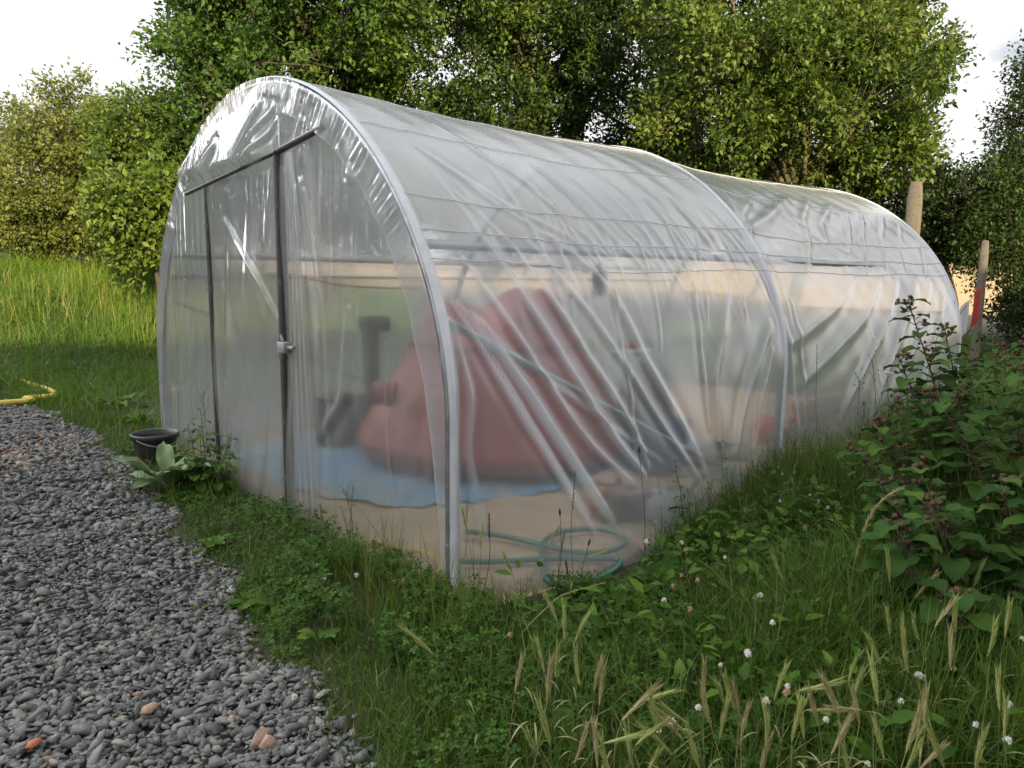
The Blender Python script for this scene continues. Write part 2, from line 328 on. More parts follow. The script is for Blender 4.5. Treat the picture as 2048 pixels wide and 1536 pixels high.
# ------------------------------------------------------------------ polytunnel
W_, H_, HS, EX, L1, L2 = 3.415, 2.3, .733, 1.06, 2.71, 3.50
XE = L1+L2
tt = np.linspace(0, pi, 3000)
py_ = -W_/2*np.sign(np.cos(tt))*np.abs(np.cos(tt))**EX; pz_ = HS+(H_-HS)*np.abs(np.sin(tt))**EX
PYs = np.r_[np.full(300, -W_/2), py_[1:-1], np.full(300, W_/2)]; PZs = np.r_[np.linspace(0, HS, 300), pz_[1:-1], np.linspace(HS, 0, 300)]
ARC = np.r_[0, np.cumsum(np.hypot(np.diff(PYs), np.diff(PZs)))]; LT = ARC[-1]
def prof(s): return np.interp(s, ARC, PYs), np.interp(s, ARC, PZs)
def pnorm(s):
    e = .01; y1, z1 = prof(s-e); y2, z2 = prof(s+e); ty, tz = y2-y1, z2-z1; q = np.hypot(ty, tz)+1e-9
    return -tz/q, ty/q        # outward (y,z): right leg tangent is +z so outward is -y
def s_of_z(z): return np.interp(z, PZs[:1800][np.r_[True, np.diff(PZs[:1800]) > 0]], ARC[:1800][np.r_[True, np.diff(PZs[:1800]) > 0]])
def base_off(x, s):
    y, z = prof(s); b1 = np.clip(x/L1, 0, 1); b2 = np.clip((x-L1)/L2, 0, 1); right = (s < LT/2)
    bay = np.where(x < L1, np.sin(pi*b1), np.sin(pi*b2))
    o = .030 - np.where(x < L1, .035*bay, .060*np.sin(pi*b2**.6))*sstep(.9, 1.7, z)
    low = np.clip(1-z/.95, 0, 1)**1.2
    o = o + low*np.where(right, np.where(x < L1, .27*np.sin(pi*b1**.75), .10*np.sin(pi*b2)), .03)
    return o
def cover_pt(x, s, off): 
    y, z = prof(s); ny, nz_ = pnorm(s); return np.stack([x+0*s, y+ny*off, z+nz_*off], -1)
# inverse map: photo pixel -> (x, s) on the near side
_xs = np.linspace(0, XE, 622); _ss = np.linspace(0, LT*.5, 330)
_X, _S = np.meshgrid(_xs, _ss, indexing='ij'); _Q = PX(cover_pt(_X, _S, base_off(_X, _S)).reshape(-1, 3))
def inv(px, py): i = ((_Q-(px, py))**2).sum(1).argmin(); return np.array([_X.ravel()[i], _S.ravel()[i]])
def smooth_line(pts, n=24):
    pts = np.asarray(pts, float); d = np.r_[0, np.cumsum(np.linalg.norm(np.diff(pts, axis=0), axis=1))]; t = np.linspace(0, d[-1], n)
    q = np.stack([np.interp(t, d, pts[:, k]) for k in range(pts.shape[1])], -1)
    for _ in range(3): q[1:-1] = (q[:-2]+2*q[1:-1]+q[2:])/4
    return q
def seg_dist(Pq, line):
    best = np.full(len(Pq), 9e9); tb = np.zeros(len(Pq)); m = len(line)-1
    for i in range(m):
        a, b = line[i], line[i+1]; ab = b-a; t = np.clip(((Pq-a)@ab)/max(ab@ab, 1e-12), 0, 1)
        d = np.linalg.norm(Pq-a-t[:, None]*ab, axis=1); k = d < best; best[k] = d[k]; tb[k] = (i+t[k])/m
    return best, tb
# crease: pixel polyline, width (m), height (m), gathered-film whiteness
CREASE = [
 ([(903,605),(1000,760),(1100,920),(1192,1066)], .016, .022, .75), ([(915,605),(1015,765),(1110,915),(1180,1030)], .010, .014, .45),
 ([(945,640),(1050,780),(1140,915),(1222,1042)], .026, .030, .85), ([(960,640),(1065,790),(1160,930),(1240,1060)], .010, .016, .4),
 ([(925,520),(1010,640),(1110,790),(1190,900),(1262,965)], .018, .022, .40), ([(960,478),(1060,620),(1150,760),(1230,880),(1290,955)], .026, .026, .5),
 ([(1010,478),(1110,610),(1180,720),(1262,850),(1300,940)], .020, .024, .4), ([(1050,480),(1140,580),(1230,700),(1330,860),(1400,960)], .018, .018, .3),
 ([(1100,480),(1205,560),(1290,720),(1375,870),(1420,960)], .024, .026, .45), ([(1130,470),(1215,545),(1235,640),(1260,780),(1275,940)], .008, .014, .45),
 ([(1275,480),(1300,560),(1320,700)], .010, .012, .2), ([(1335,455),(1375,545),(1393,620),(1402,700),(1420,860)], .014, .020, .45),
 ([(1390,455),(1400,530),(1415,640)], .010, .014, .2), ([(1440,470),(1480,560),(1490,640)], .010, .014, .2),
 ([(1540,650),(1500,760),(1470,900)], .03, .03, .2), ([(1545,700),(1520,800),(1510,900)], .018, .025, .25), ([(1450,560),(1425,760),(1440,900)], .04, .03, .05),
 ([(905,340),(1010,410),(1150,482)], .016, .018, .25), ([(830,290),(980,400),(1100,480)], .016, .016, .2), ([(1000,330),(1100,410),(1230,530)], .016, .018, .22),
 ([(1060,330),(1180,430),(1290,545)], .018, .018, .2), ([(870,250),(960,310),(1060,375)], .02, .016, .2), ([(1130,350),(1240,450),(1330,545)], .012, .014, .2),
 ([(905,380),(1010,480),(1065,560)], .012, .016, .2), ([(1290,400),(1360,480),(1400,540)], .016, .018, .2), ([(1340,400),(1420,490),(1450,540)], .016, .018, .2),
 ([(905,650),(922,720),(940,800),(934,900),(955,1010),(968,1080)], .016, .030, .45), ([(900,640),(912,800),(915,950),(930,1100)], .018, .022, .5), ([(898,660),(902,850),(910,1080)], .012, .015, .4),
 ([(915,610),(1040,720),(1225,855),(1330,930)], .012, .016, .35),
 # second bay
 ([(1705,555),(1672,610),(1610,665),(1578,690)], .045, .05, .10), ([(1758,560),(1722,640),(1650,720),(1600,770)], .045, .055, .12), ([(1792,560),(1768,650),(1715,760),(1680,840)], .035, .045, .2),
 ([(1832,570),(1806,650),(1765,760),(1740,850)], .045, .05, .3), ([(1860,565),(1845,620),(1820,720)], .03, .035, .2), ([(1885,590),(1865,690),(1840,800)], .03, .035, .2),
 ([(1735,640),(1758,720),(1765,840)], .010, .010, .2), ([(1582,600),(1600,700),(1612,850)], .016, .02, .35), ([(1570,640),(1585,760),(1600,880)], .02, .03, .5), 
 ([(1500,395),(1485,430),(1500,470)], .035, .04, .1), ([(1575,395),(1530,440),(1480,465)], .04, .045, .05), ([(1615,395),(1605,440),(1618,500),(1615,545)], .03, .035, .15), ([(1660,410),(1640,450),(1655,485)], .03, .03, .1),
 ([(1720,420),(1725,480),(1735,550)], .016, .025, .2), ([(1765,430),(1760,490),(1775,550)], .016, .02, .2), ([(1800,450),(1800,500),(1815,550)], .014, .02, .2), ([(1690,420),(1700,480),(1690,545)], .014, .02, .15),
 ([(1540,400),(1620,470),(1730,525)], .012, .012, .05), ([(1835,480),(1850,550)], .014, .018, .15)]
nx, ns = 500, 300
xs = np.linspace(-.02, XE+.02, nx); ss = np.r_[np.linspace(0, LT*.5, 215)[:-1], np.linspace(LT*.5, LT, 86)]
XG, SG = np.meshgrid(xs, ss, indexing='ij'); off = base_off(XG, SG); fold = np.zeros_like(off)
PQ = np.stack([XG.ravel(), SG.ravel()], -1)
for k, (pl, wd, ht, wh) in enumerate(CREASE):
    q = smooth_line([inv(*a) for a in pl]); lo = q.min(0)-6*wd; hi = q.max(0)+6*wd
    m = np.where(((PQ > lo) & (PQ < hi)).all(1))[0]; d, tb = seg_dist(PQ[m], q); fd = np.sin(pi*np.clip(tb*.94+.03, 0, 1))**.35
    w2 = wd*(.6+.5*fd); ht = ht*(.75 if k < 17 or 25 <= k < 29 else .45)
    prf = np.exp(-(d/w2)**2) - .25*np.exp(-((d-2.4*w2)/(1.5*w2))**2)
    off.ravel()[m] += ht*prf*fd; fold.ravel()[m] = np.maximum(fold.ravel()[m], wh*np.exp(-(d/(w2*.9))**4)*fd)
yy, zz = prof(SG)
ph = XG*9+SG*4.2
off += .0018*np.sin(ph*2.1+1.2*np.sin(XG*3))*sstep(.2, .8, zz)*(SG < LT/2) + .004*np.sin(XG*13+2*np.sin(SG*3))*(1-sstep(.2, 1.2, zz))
off += .004*np.sin(XG*5.1+SG*3)*np.sin(SG*6.3-XG*2)
for k in range(26):   # small puckers running down from the purlin
    xc = rng.uniform(.3, 2.9); wdt = rng.uniform(.01, .022); lean = rng.uniform(-.15, .35); s1 = 1.5
    d = np.abs(XG-xc-lean*(s1-SG)); ln = rng.uniform(.15, .5)
    amp = np.exp(-((SG-s1+.05)/ln)**2)*np.exp(-(d/wdt)**2); off += rng.uniform(.004, .009)*amp; fold = np.maximum(fold, .22*amp)
# film is pulled tight over hoops and rails
for hx in (0, L1, XE):
    off = np.where(np.abs(XG-hx) < .035, np.maximum(off*.3+.02, .022), off)
    fold = np.maximum(fold, .7*np.exp(-((XG-hx)/.026)**4))
tun = thing('polytunnel', (0, 0, 0), 'clear plastic polytunnel with round hoops, creased film and a framed gable doorway', 'polytunnel')
tun['label'] = 'long clear plastic polytunnel greenhouse on steel hoops beside the gravel'
mb = MB(); grid(mb, cover_pt(XG, SG, off), np.clip(fold, 0, 1)); cov = mb.build('film_cover', M['film'], tun)
mb = MB()
for zc in (1.96, 1.62, 1.475, 1.365, 2.2):
    for sgn in (0, 1):
        sv = s_of_z(zc); s_ = sv if sgn == 0 else LT-sv
        xv = np.linspace(0, XE, 120); o_ = np.array([np.interp(x_, xs, off[:, np.abs(ss-s_).argmin()]) for x_ in xv])
        tube(mb, cover_pt(xv, s_+.008*np.sin(xv*4+zc*9)-.03*np.sin(pi*np.clip(xv/L1, 0, 1))*(zc < 1.4), o_+.0045), .0024, 6)
mb.build('welded_seam', M['seam'], cov)
# pale band where the film is taped over each hoop
for hx in (0, L1, XE):
    mb = MB(); sv = np.linspace(.0, LT, 160); xo = np.linspace(-.024, .024, 7)
    XX, SS = np.meshgrid(xo, sv, indexing='ij')
    V = cover_pt(XX+hx, SS, .0275 + .009*np.cos(XX/.024*pi/2) + (.0*SS)); grid(mb, V, .75); mb.build('hoop_tape', M['tape'], cov)
# frame
for hx in (0, L1, XE):
    mb = MB(); sv = np.linspace(0, LT, 140); tube(mb, cover_pt(np.full(140, hx), sv, 0), .021, 12)
    h = mb.build('hoop', M['galv'], tun)
    for s_ in (.20, .98, LT-.98):
        mb = MB(); tube(mb, cover_pt(np.full(4, hx), np.linspace(s_-.03, s_+.03, 4), 0), .0255, 12); mb.build('sleeve', M['galv'], h)
for s_, nm in ((s_of_z(1.45), 'purlin'), (LT-s_of_z(1.45), 'purlin'), (LT/2, 'ridge_pipe')):
    mb = MB(); tube(mb, cover_pt(np.linspace(0, XE, 12), np.full(12, s_), -.02), .017 if nm == 'ridge_pipe' else .021, 10); mb.build(nm, M['galv'], tun)
def line_tube(name, a, b, r, m, par=tun, n=8):
    mb = MB(); tube(mb, np.linspace(a, b, 6), r, n); return mb.build(name, m, par)
line_tube('brace_pipe', (.05, -1.62, 1.13), (2.45, -1.62, .03), .021, M['galv'])
line_tube('brace_pipe', (.05, 1.66, 1.13), (2.45, 1.68, .03), .018, M['galv'])
line_tube('brace_pipe', (XE-.05, -1.66, 1.13), (XE-2.3, -1.68, .03), .018, M['galv'])
line_tube('side_rail', (.03, 1.62, 1.30), (XE, 1.62, 1.30), .013, M['rail'])
line_tube('side_rail', (XE-.03, -1.6, 1.02), (XE-.03, 1.6, 1.02), .013, M['rail'])
# gable film
def gable(x0, sgn, creases, name, m):
    nz_, nu = 230, 260
    zv = np.linspace(.0, 1, nz_); zv = zv*(H_-.02); u = np.linspace(-1, 1, nu)
    hwv = np.where(zv <= HS, W_/2, W_/2*np.clip(1-(np.clip((zv-HS)/(H_-HS), 0, 1))**(2/EX), 0, 1)**(EX/2))
    Yg = hwv[:, None]*u[None]*.995; Zg = np.broadcast_to(zv[:, None], Yg.shape)
    D = np.zeros_like(Yg); fo = np.zeros_like(Yg)
    D += .0022*np.sin(Yg*34+2*np.sin(Zg*2.1))*sstep(2.1, .6, Zg) + .0012*np.sin(Yg*71+Zg*3)*(.4+.6*sstep(0, .5, Yg))
    D += .010*np.sin(Yg*6+Zg*1.3)
    edge = sstep(0, .16, hwv[:, None]-np.abs(Yg))
    D *= edge
    if sgn < 0:
        ZB = 1.93; t = np.clip((Zg-ZB)/(H_-ZB), 0, 1); left = sstep(-.30, -.16, Yg)
        D += np.where(Zg > ZB, .075*(1-t)*left, .075*left*np.exp(-((Zg-ZB)/.05)**2))*edge
        D += .05*sstep(.9, 0, np.abs(Yg-.1))*sstep(.75, 0, Zg)*edge  # bulge at the foot
        Pq = np.stack([Yg.ravel(), Zg.ravel()], -1)
        for pl, wd, ht, wh in creases:
            q = []
            for a in pl: d_ = ray(*a); pp = CAM+d_*(x0-CAM[0])/d_[0]; q.append(pp[1:])
            q = smooth_line(q); d, tb = seg_dist(Pq, q); fd = np.sin(pi*np.clip(tb*.9+.05, 0, 1))**.4
            D.ravel()[:] += ht*fd*(np.exp(-(d/wd)**2)-.4*np.exp(-((d-2.2*wd)/(1.2*wd))**2)); fo.ravel()[:] = np.maximum(fo.ravel(), wh*fd*np.exp(-(d/wd)**4))
    V = np.stack([x0+sgn*D, Yg, Zg], -1); mb = MB(); grid(mb, V, fo); return mb.build(name, m, tun)
GC = [([(530,211),(512,265),(489,325)], .018, .03, .1), ([(551,211),(528,265),(502,322)], .010, .02, .5), ([(556,240),(535,290),(512,322)], .010, .02, .4), ([(557,211),(560,260),(561,296)], .006, .012, .5),
 ([(598,236),(586,300),(576,372)], .010, .02, .5), ([(607,238),(600,300),(595,345)], .006, .014, .4), ([(614,236),(608,290),(604,332)], .006, .012, .3),
 ([(442,292),(430,330),(416,361)], .02, .03, .0), ([(452,362),(458,380),(462,395)], .012, .02, .5), ([(440,362),(446,385)], .01, .02, .3), ([(472,350),(460,385)], .010, .02, .3),
 ([(585,380),(592,500),(600,700),(605,1000)], .022, .022, .35), ([(596,370),(612,500),(625,640),(636,760),(638,930)], .030, .02, .28), ([(604,380),(630,560),(636,640)], .008, .012, .3),
 ([(392,560),(384,700),(376,880)], .008, .012, .3), ([(372,560),(366,760)], .01, .014, .3), ([(445,440),(520,560),(556,640)], .02, .02, .05), ([(440,560),(470,700),(462,860)], .025, .02, .1),
 ([(700,620),(690,800),(640,870)], .03, .014, .12), ([(842,640),(862,800),(876,960),(888,1100)], .010, .018, .55), ([(855,640),(872,800),(884,960)], .008, .012, .3),
 ([(700,340),(702,356)], .02, .02, .9), ([(770,690),(775,900),(790,1050)], .01, .008, .15), ([(660,400),(662,620)], .008, .006, .12), ([(795,440),(785,620)], .006, .006, .15)]
gf = gable(-.028, -1, GC, 'end_film', M['end_film'])
gable(XE+.03, 1, [], 'end_film', M['end_film'])
# ruffled hem band wrapped round the first hoop and onto the gable
def hem(x0, sgn):
    sv = np.linspace(.02, LT-.02, 900); rv = np.linspace(0, 1, 14); RR, SS = np.meshgrid(rv, sv, indexing='ij')
    top = np.sin(pi*np.clip(SS/LT, 0, 1))
    wdt = .03+.125*sstep(.05, .55, top)
    ruff = (np.sin(SS*83+4*np.sin(SS*7)+RR*2)*.5+np.sin(SS*171+3*np.sin(SS*11)-RR*3)*.35+np.sin(SS*41+5*np.sin(SS*3))*.4)*(.5+.5*np.sin(SS*23+1.5*np.sin(SS*9)))
    amp = .020*sstep(.55, .95, top)*np.sin(pi*np.clip(RR*1.0+.08, 0, 1))
    x = x0 + sgn*(.012+ruff*amp+.006*np.sin(SS*19)*RR*top)
    V = cover_pt(x, SS, .022-RR*wdt); 
    mb = MB(); grid(mb, V, np.clip(.0+.30*np.maximum(ruff, 0)*top+.4*(RR > .93), 0, 1)); return mb.build('ruffled_hem', M['band'], cov)
hem(-.030, -1); hem(XE+.032, 1)
# doorway
def gp(px, py, x0=-.05): d_ = ray(px, py); return CAM+d_*(x0-CAM[0])/d_[0]
door = bpy.data.objects.new('door', None); C.objects.link(door); door.parent = tun
for (a, b, r) in (((417, 364), (434, 905), .014), ((562, 300), (573, 1050), .016)):
    A_, B_ = gp(*a), gp(*b); B_[2] = 0; B_[1] = (A_[1]*.3+B_[1]*.7); A_[1] = B_[1]
    mb = MB(); tube(mb, np.linspace(B_, A_, 8), r, 10); j = mb.build('door_post', M['dark_steel'], door); j['label'] = 'thin dark door post with clips'
    for f in (.12, .28, .46, .66, .86):
        mb = MB(); q = B_*(1-f)+A_*f; tube(mb, [q-(0, 0, .016), q+(0, 0, .016)], r+.004, 10); mb.build('film_clip', M['dark_clip'], j)
q = gp(586, 1050, -.02); q[2] = 0; q2 = gp(570, 300, -.02); q2[1] = q[1]; line_tube('jamb_post', q, q2, .021, M['galv'], door, 10)
q = gp(560, 310, -.02); q[2] = .9
line_tube('crossbar', gp(372, 388, -.055), gp(552, 304, -.06), .012, M['dark_steel'], door); line_tube('crossbar', gp(556, 302, -.05), gp(646, 254, -.03), .017, M['dark_steel'], door)
line_tube('king_post', gp(560, 298, -.045), gp(558, 208, -.02), .007, M['galv'], door)
mb = MB(); c_ = gp(570, 695, -.075); box(mb, c_, (.05, .075, .055)); tube(mb, [c_, c_+(0, -.10, .004)], .011, 8); tube(mb, [c_+(0, .02, .03), c_+(0, .045, .06)], .008, 6); mb.build('latch', M['clip'], door)
# hanging curtain of film beside the jamb
mb = MB(); u = np.linspace(0, 1, 50); v_ = np.linspace(0, 1, 80); UU, VV = np.meshgrid(u, v_, indexing='ij')
ya = gp(584, 700)[1]; Yc = ya - UU*(.10+.17*VV**.7); Zc = 1.9-VV*1.87; Xc = -.05-.012*np.sin(UU*22+VV*2)-.02*UU
grid(mb, np.stack([Xc, Yc, Zc], -1), .1+.15*np.sin(UU*22+VV*2)**2); mb.build('film_curtain', M['end_film'], door)
# flap pane of the door itself
mb = MB(); y1 = gp(434, 905)[1]; UU, VV = np.meshgrid(np.linspace(0, 1, 60), np.linspace(0, 1, 90), indexing='ij')
grid(mb, np.stack([-.045-.008*np.sin(UU*25+VV*4)*(1-VV*.5)-.01*np.sin(VV*9+UU*5), ya+.02+UU*(y1-ya-.03), .03+VV*1.82], -1), .03); mb.build('door_film', M['end_film'], door)
print('TUNNEL DONE')

# ------------------------------------------------------------------ things inside the tunnel
mb = MB()   # blue tarpaulin, crumpled outline
tp = np.array([(.30, 1.45), (.22, .95), (.18, .30), (.22, -.05), (.42, -.55), (.62, -.70), (.86, -.84), (1.08, -.86), (1.3, -.95), (1.6, -1.0), (2.1, -1.0), (2.6, -1.1), (3.3, -1.25), (3.4, .2), (3.2, 1.35), (1.6, 1.5)])
t_ = np.linspace(0, len(tp), 140, endpoint=False); cl = np.vstack([tp, tp[:1]]); out = np.stack([np.interp(t_, range(len(cl)), cl[:, k]) for k in (0, 1)], -1)
out += .03*np.stack([np.sin(t_*9), np.cos(t_*11)], -1); cen = np.array([1.7, .2]); rr = np.linspace(0, 1, 30)
V = cen+(out[None]-cen)*rr[:, None, None]; V = np.concatenate([V, V[:, :1]], 1)
zz_ = .035+.006*np.sin(V[..., 0]*11+V[..., 1]*7)+.008*np.sin(V[..., 0]*5-V[..., 1]*13)
zz_[-1] -= .014
grid(mb, np.concatenate([V, zz_[..., None]], -1)); tag(mb.build('tarpaulin', M['blue_tarp']), 'worn light blue tarpaulin spread on the sandy floor under the red bag', 'tarpaulin')
# red digester bag
BC = np.array([1.79, .05, .04])
bag = thing('biogas_bag', BC, 'big red cone shaped membrane bag with two swollen lobes, inside the tunnel', 'bag')
def bag_surf(th, h):    # h 0..1
    zp = np.array([0, .06, .14, .3, .5, .68, .78, .82]); rp = np.array([.90, 1.0, 1.02, .93, .80, .69, .63, .60])
    z = h*.82; r = np.interp(z, zp, rp)*(1+.018*np.sin(th*9+h*2)*(1-h*.6)+.010*np.sin(th*23+1))
    return np.stack([BC[0]+r*np.cos(th), BC[1]+r*np.sin(th), BC[2]+z], -1)
th = np.linspace(0, 2*pi, 120); TH, HH = np.meshgrid(th, np.linspace(0, 1, 40), indexing='ij')
mb = MB(); grid(mb, bag_surf(TH, HH)); mb.build('bag_skirt', M['red_bag'], bag)
mb = MB(); rr_ = np.linspace(1, 0, 60); TH, RR = np.meshgrid(th, rr_, indexing='ij')
rx = RT/np.linalg.norm(RT[:2]); rx = np.array([rx[0], rx[1]])/np.linalg.norm(rx[:2])
Xd, Yd = RR*.60*np.cos(TH), RR*.60*np.sin(TH); side = Xd*rx[0]+Yd*rx[1]; dep = -Xd*rx[1]+Yd*rx[0]
ang = (TH); bl = lambda c_, a_, b_, k: np.exp(-(((side-c_)/a_)**2+(dep/b_)**2)**k); hgt = .14*np.sqrt(np.clip(1-RR**2, 0, 1)) + ((.25)*bl(.28, .34, .50, 1.7) + .18*bl(-.38, .24, .42, 1.6))*sstep(1.0, .80, RR) + .01*np.sin(side*23)*np.sin(dep*17)*(1-RR)
grid(mb, np.stack([BC[0]+Xd, BC[1]+Yd, BC[2]+.82+hgt], -1)); mb.build('gas_dome', M['red_bag'], bag)
mb = MB(); tube(mb, cover_pt(np.zeros(2), np.zeros(2), 0)*0+np.array([BC+(0, 0, .80), BC+(0, 0, .801)]), .01)
mb = MB(); V = bag_surf(th, np.full(120, .985)); V[:, :2] = BC[:2]+(V[:, :2]-BC[:2])*1.01; tube(mb, V, .022, 8, cap=False); mb.build('rim_roll', M['red_bag'], bag)
mb = MB(); a = P(790, 790, 4.75); d = norm(np.array([-rx[0], -rx[1], .1])); lathe(mb, [(.085, 0), (.075, .10), (.08, .14), (.05, .15), (.0, .15)], a, 20, d); mb.build('inlet_nozzle', M['red_bag'], bag)
# black standing pipe with elbow
sp = G(745, 885, 0.05); dp = depth_of(sp)
st = thing('black_pipe', sp, 'black upright pipe with a right-angle elbow on top, left of the red bag', 'pipe')
mb = MB(); tp_ = P(742, 645, dp); tube(mb, np.linspace(sp, (sp[0], sp[1], tp_[2]), 5), .062, 16); mb.build('riser', M['black'], st)
mb = MB(); c_ = np.array([sp[0], sp[1], tp_[2]]); r3 = np.array([rx[0], rx[1], 0]); tube(mb, [c_-r3*.085, c_+r3*.14], .056, 16); mb.build('elbow', M['black'], st)
# black drum / heap to its left
bq = G(672, 893, .04); t = thing('black_crate', bq, 'dark box standing on the tarpaulin near the far wall, behind the gable', 'crate')
mb = MB(); box(mb, bq+(.10, .12, .17), (.30, .26, .34), .5); mb.build('crate_body', M['black'], t)
mb = MB(); box(mb, bq+(.10, .12, .35), (.33, .29, .025), .5); mb.build('crate_rim', M['black'], t)
# white PVC pipework with tee and red tap
pb = G(1225, 905, .04); dpp = depth_of(pb)
t = thing('pvc_pipework', pb, 'white PVC pipe standing upright with a side branch and red tap', 'pipework')
top = P(1203, 625, dpp); mid = P(1212, 705, dpp); elb = P(1218, 795, dpp); low = P(1225, 830, dpp)
mb = MB(); tube(mb, smooth_line([low+(0, 0, -.25), low, elb, mid, top], 14), .034, 12); tube(mb, [mid-(0, 0, .05), mid+(0, 0, .05)], .037, 12); mb.build('upright_pipe', M['pvc'], t)
mb = MB(); e = P(1302, 703, dpp); tube(mb, np.linspace(mid, e, 4), .026, 12); mb.build('branch_pipe', M['pvc'], t); mb = MB(); tube(mb, np.linspace(low, P(1262, 836, dpp), 3), .03, 12); mb.build('branch_pipe', M['pvc'], t)
mb = MB(); c_ = P(1264, 691, dpp); box(mb, c_, (.06, .10, .03), .8); tube(mb, [c_, c_-(0, 0, .05)], .012, 8); mb.build('tap', M['red'], t)
# blue tub and sack on it
bb = G(1315, 930, .04); db = depth_of(bb)
t = thing('blue_tub', bb, 'dark blue round plastic tub right of the white pipework', 'tub'); mb = MB()
rr2 = 62/FOC*db; hh = P(1315, 838, db)[2]-.04
lathe(mb, [(0, 0), (rr2*.85, 0), (rr2*.9, .03), (rr2, hh), (rr2*1.05, hh), (rr2*1.05, hh-.02), (rr2*.96, hh-.01), (rr2*.85, .05), (0, .05)], bb, 36); mb.build('tub_body', M['blue'], t)
mb = MB(); lathe(mb, [(rr2*1.03, hh-.04), (rr2*1.07, hh-.03), (rr2*1.03, hh-.015)], bb, 36); mb.build('tub_rim', M['blue'], t)
sc_ = P(1290, 838, db); topz = P(1290, 722, db)[2]-sc_[2]
mb = MB(); TH, HH = np.meshgrid(np.linspace(0, 2*pi, 48), np.linspace(0, 1, 26), indexing='ij')
r_ = .185*(1-.25*HH**3)*np.sqrt(np.clip(1-(HH*.999)**7, 0, 1))*(1+.05*np.sin(TH*5+HH*6)+.03*np.sin(TH*11))
grid(mb, np.stack([sc_[0]+r_*np.cos(TH), sc_[1]+r_*np.sin(TH), sc_[2]-.06+HH*(topz+.06)], -1)); tag(mb.build('sack', M['olive']), 'olive grey filled sack standing in the blue tub', 'sack')
# white wall fixture
fx_ = CAM + ray(1141, 592)*((1.60-CAM[1])/ray(1141, 592)[1]); t = thing('pressure_gauge', fx_, 'small white round gauge fixed to the far side rail', 'gauge')
mb = MB(); lathe(mb, [(.055, 0), (.06, .03), (.045, .045), (.03, .035), (0, .03)], fx_, 20, (-.5, -.8, 0)); mb.build('gauge_ring', M['pvc'], t)
mb = MB(); lathe(mb, [(.022, .036), (.0, .05)], fx_, 12, (-.5, -.8, 0)); mb.build('gauge_dial', M['black'], t)
# dark bottle hanging
hb = P(1200, 560, 5.2); t = thing('hanging_bottle', hb, 'dark slim bottle hanging above the white pipe', 'bottle')
mb = MB(); lathe(mb, [(0, -.12), (.05, -.11), (.055, .04), (.02, .09), (.02, .13), (0, .13)], hb, 18); mb.build('bottle_body', M['black'], t)
mb = MB(); yr, zr = prof(s_of_z(1.45)); tube(mb, [hb+(0, 0, .12), hb+(.05, -.2, .40)], .003, 5); mb.build('bottle_cord', M['rail'], t)
# brick and timber stack
for k, (px, py, z, sz, rz, m, lb, va) in enumerate([
    (1212, 1012, .07, (.21, .10, .065), .3, 'brick', 'lowest brick of the pile inside the film', 0), (1236, 992, .07, (.21, .10, .065), .9, 'brick', 'brick standing just behind the lowest brick', 0),
    (1262, 1015, .07, (.40, .12, .07), -.35, 'wood', 'dark timber offcut lying between the bricks and the pale lid', .1), (1300, 990, .14, (.45, .14, .06), -.5, 'wood', 'dark plank lying across the pile', .0),
    (1225, 955, .16, (.30, .16, .022), .2, 'wood', 'pale board on top of the brick pile', .9), (1262, 968, .15, (.22, .10, .05), .7, 'wood', 'pale wood block beside the pale board', 1.0),
    (1230, 985, .12, (.22, .11, .065), .5, 'brick', 'upper brick under the pale board', 0)]):
    c_ = G(px, py, z); mb = MB(); box(mb, c_, sz, rz, va, .1); 
    if m == 'brick': box(mb, c_+(0, 0, sz[2]/2-.001), (sz[0]*.7, sz[1]*.5, .004), rz, va, .1)
    tag(mb.build('brick' if m == 'brick' else 'timber_offcut', M[m]), lb, 'brick' if m == 'brick' else 'wood', 'bricks and timber piled inside the tunnel')
c_ = G(1332, 1035, .02); t = thing('pale_pot', c_, 'pale grey domed pot beside the brick pile', 'pot')
mb = MB(); lathe(mb, [(0, 0), (.12, 0), (.14, .05), (.135, .10)], c_, 28); mb.build('pot_base', M['concrete'], t)
mb = MB(); lathe(mb, [(.142, .10), (.13, .12), (.08, .15), (.02, .165), (.018, .185), (0, .19)], c_, 28); mb.build('pot_lid', M['concrete'], t)
# red watering can
c_ = G(1540, 884, .02); dd = depth_of(c_); t = thing('watering_can', c_, 'small red watering can near the middle hoop', 'watering can')
mb = MB(); lathe(mb, [(0, 0), (.085, 0), (.09, .01), (.075, .17), (.06, .19), (.0, .19)], c_, 24); mb.build('can_body', M['red'], t)
mb = MB(); tube(mb, smooth_line([c_+r3*.07+(0, 0, .03), c_+r3*.15+(0, 0, .12), c_+r3*.2+(0, 0, .2)], 8), [.018]*4+[.012]*4, 10); lathe(mb, [(.012, 0), (.03, .03), (0, .035)], c_+r3*.195+(0, 0, .195), 14, (rx[0], rx[1], .6)); mb.build('spout', M['red'], t)
mb = MB(); tube(mb, smooth_line([c_-r3*.06+(0, 0, .05), c_-r3*.13+(0, 0, .12), c_-r3*.08+(0, 0, .23), c_+r3*.03+(0, 0, .19)], 12), .009, 8); mb.build('handle', M['red'], t)
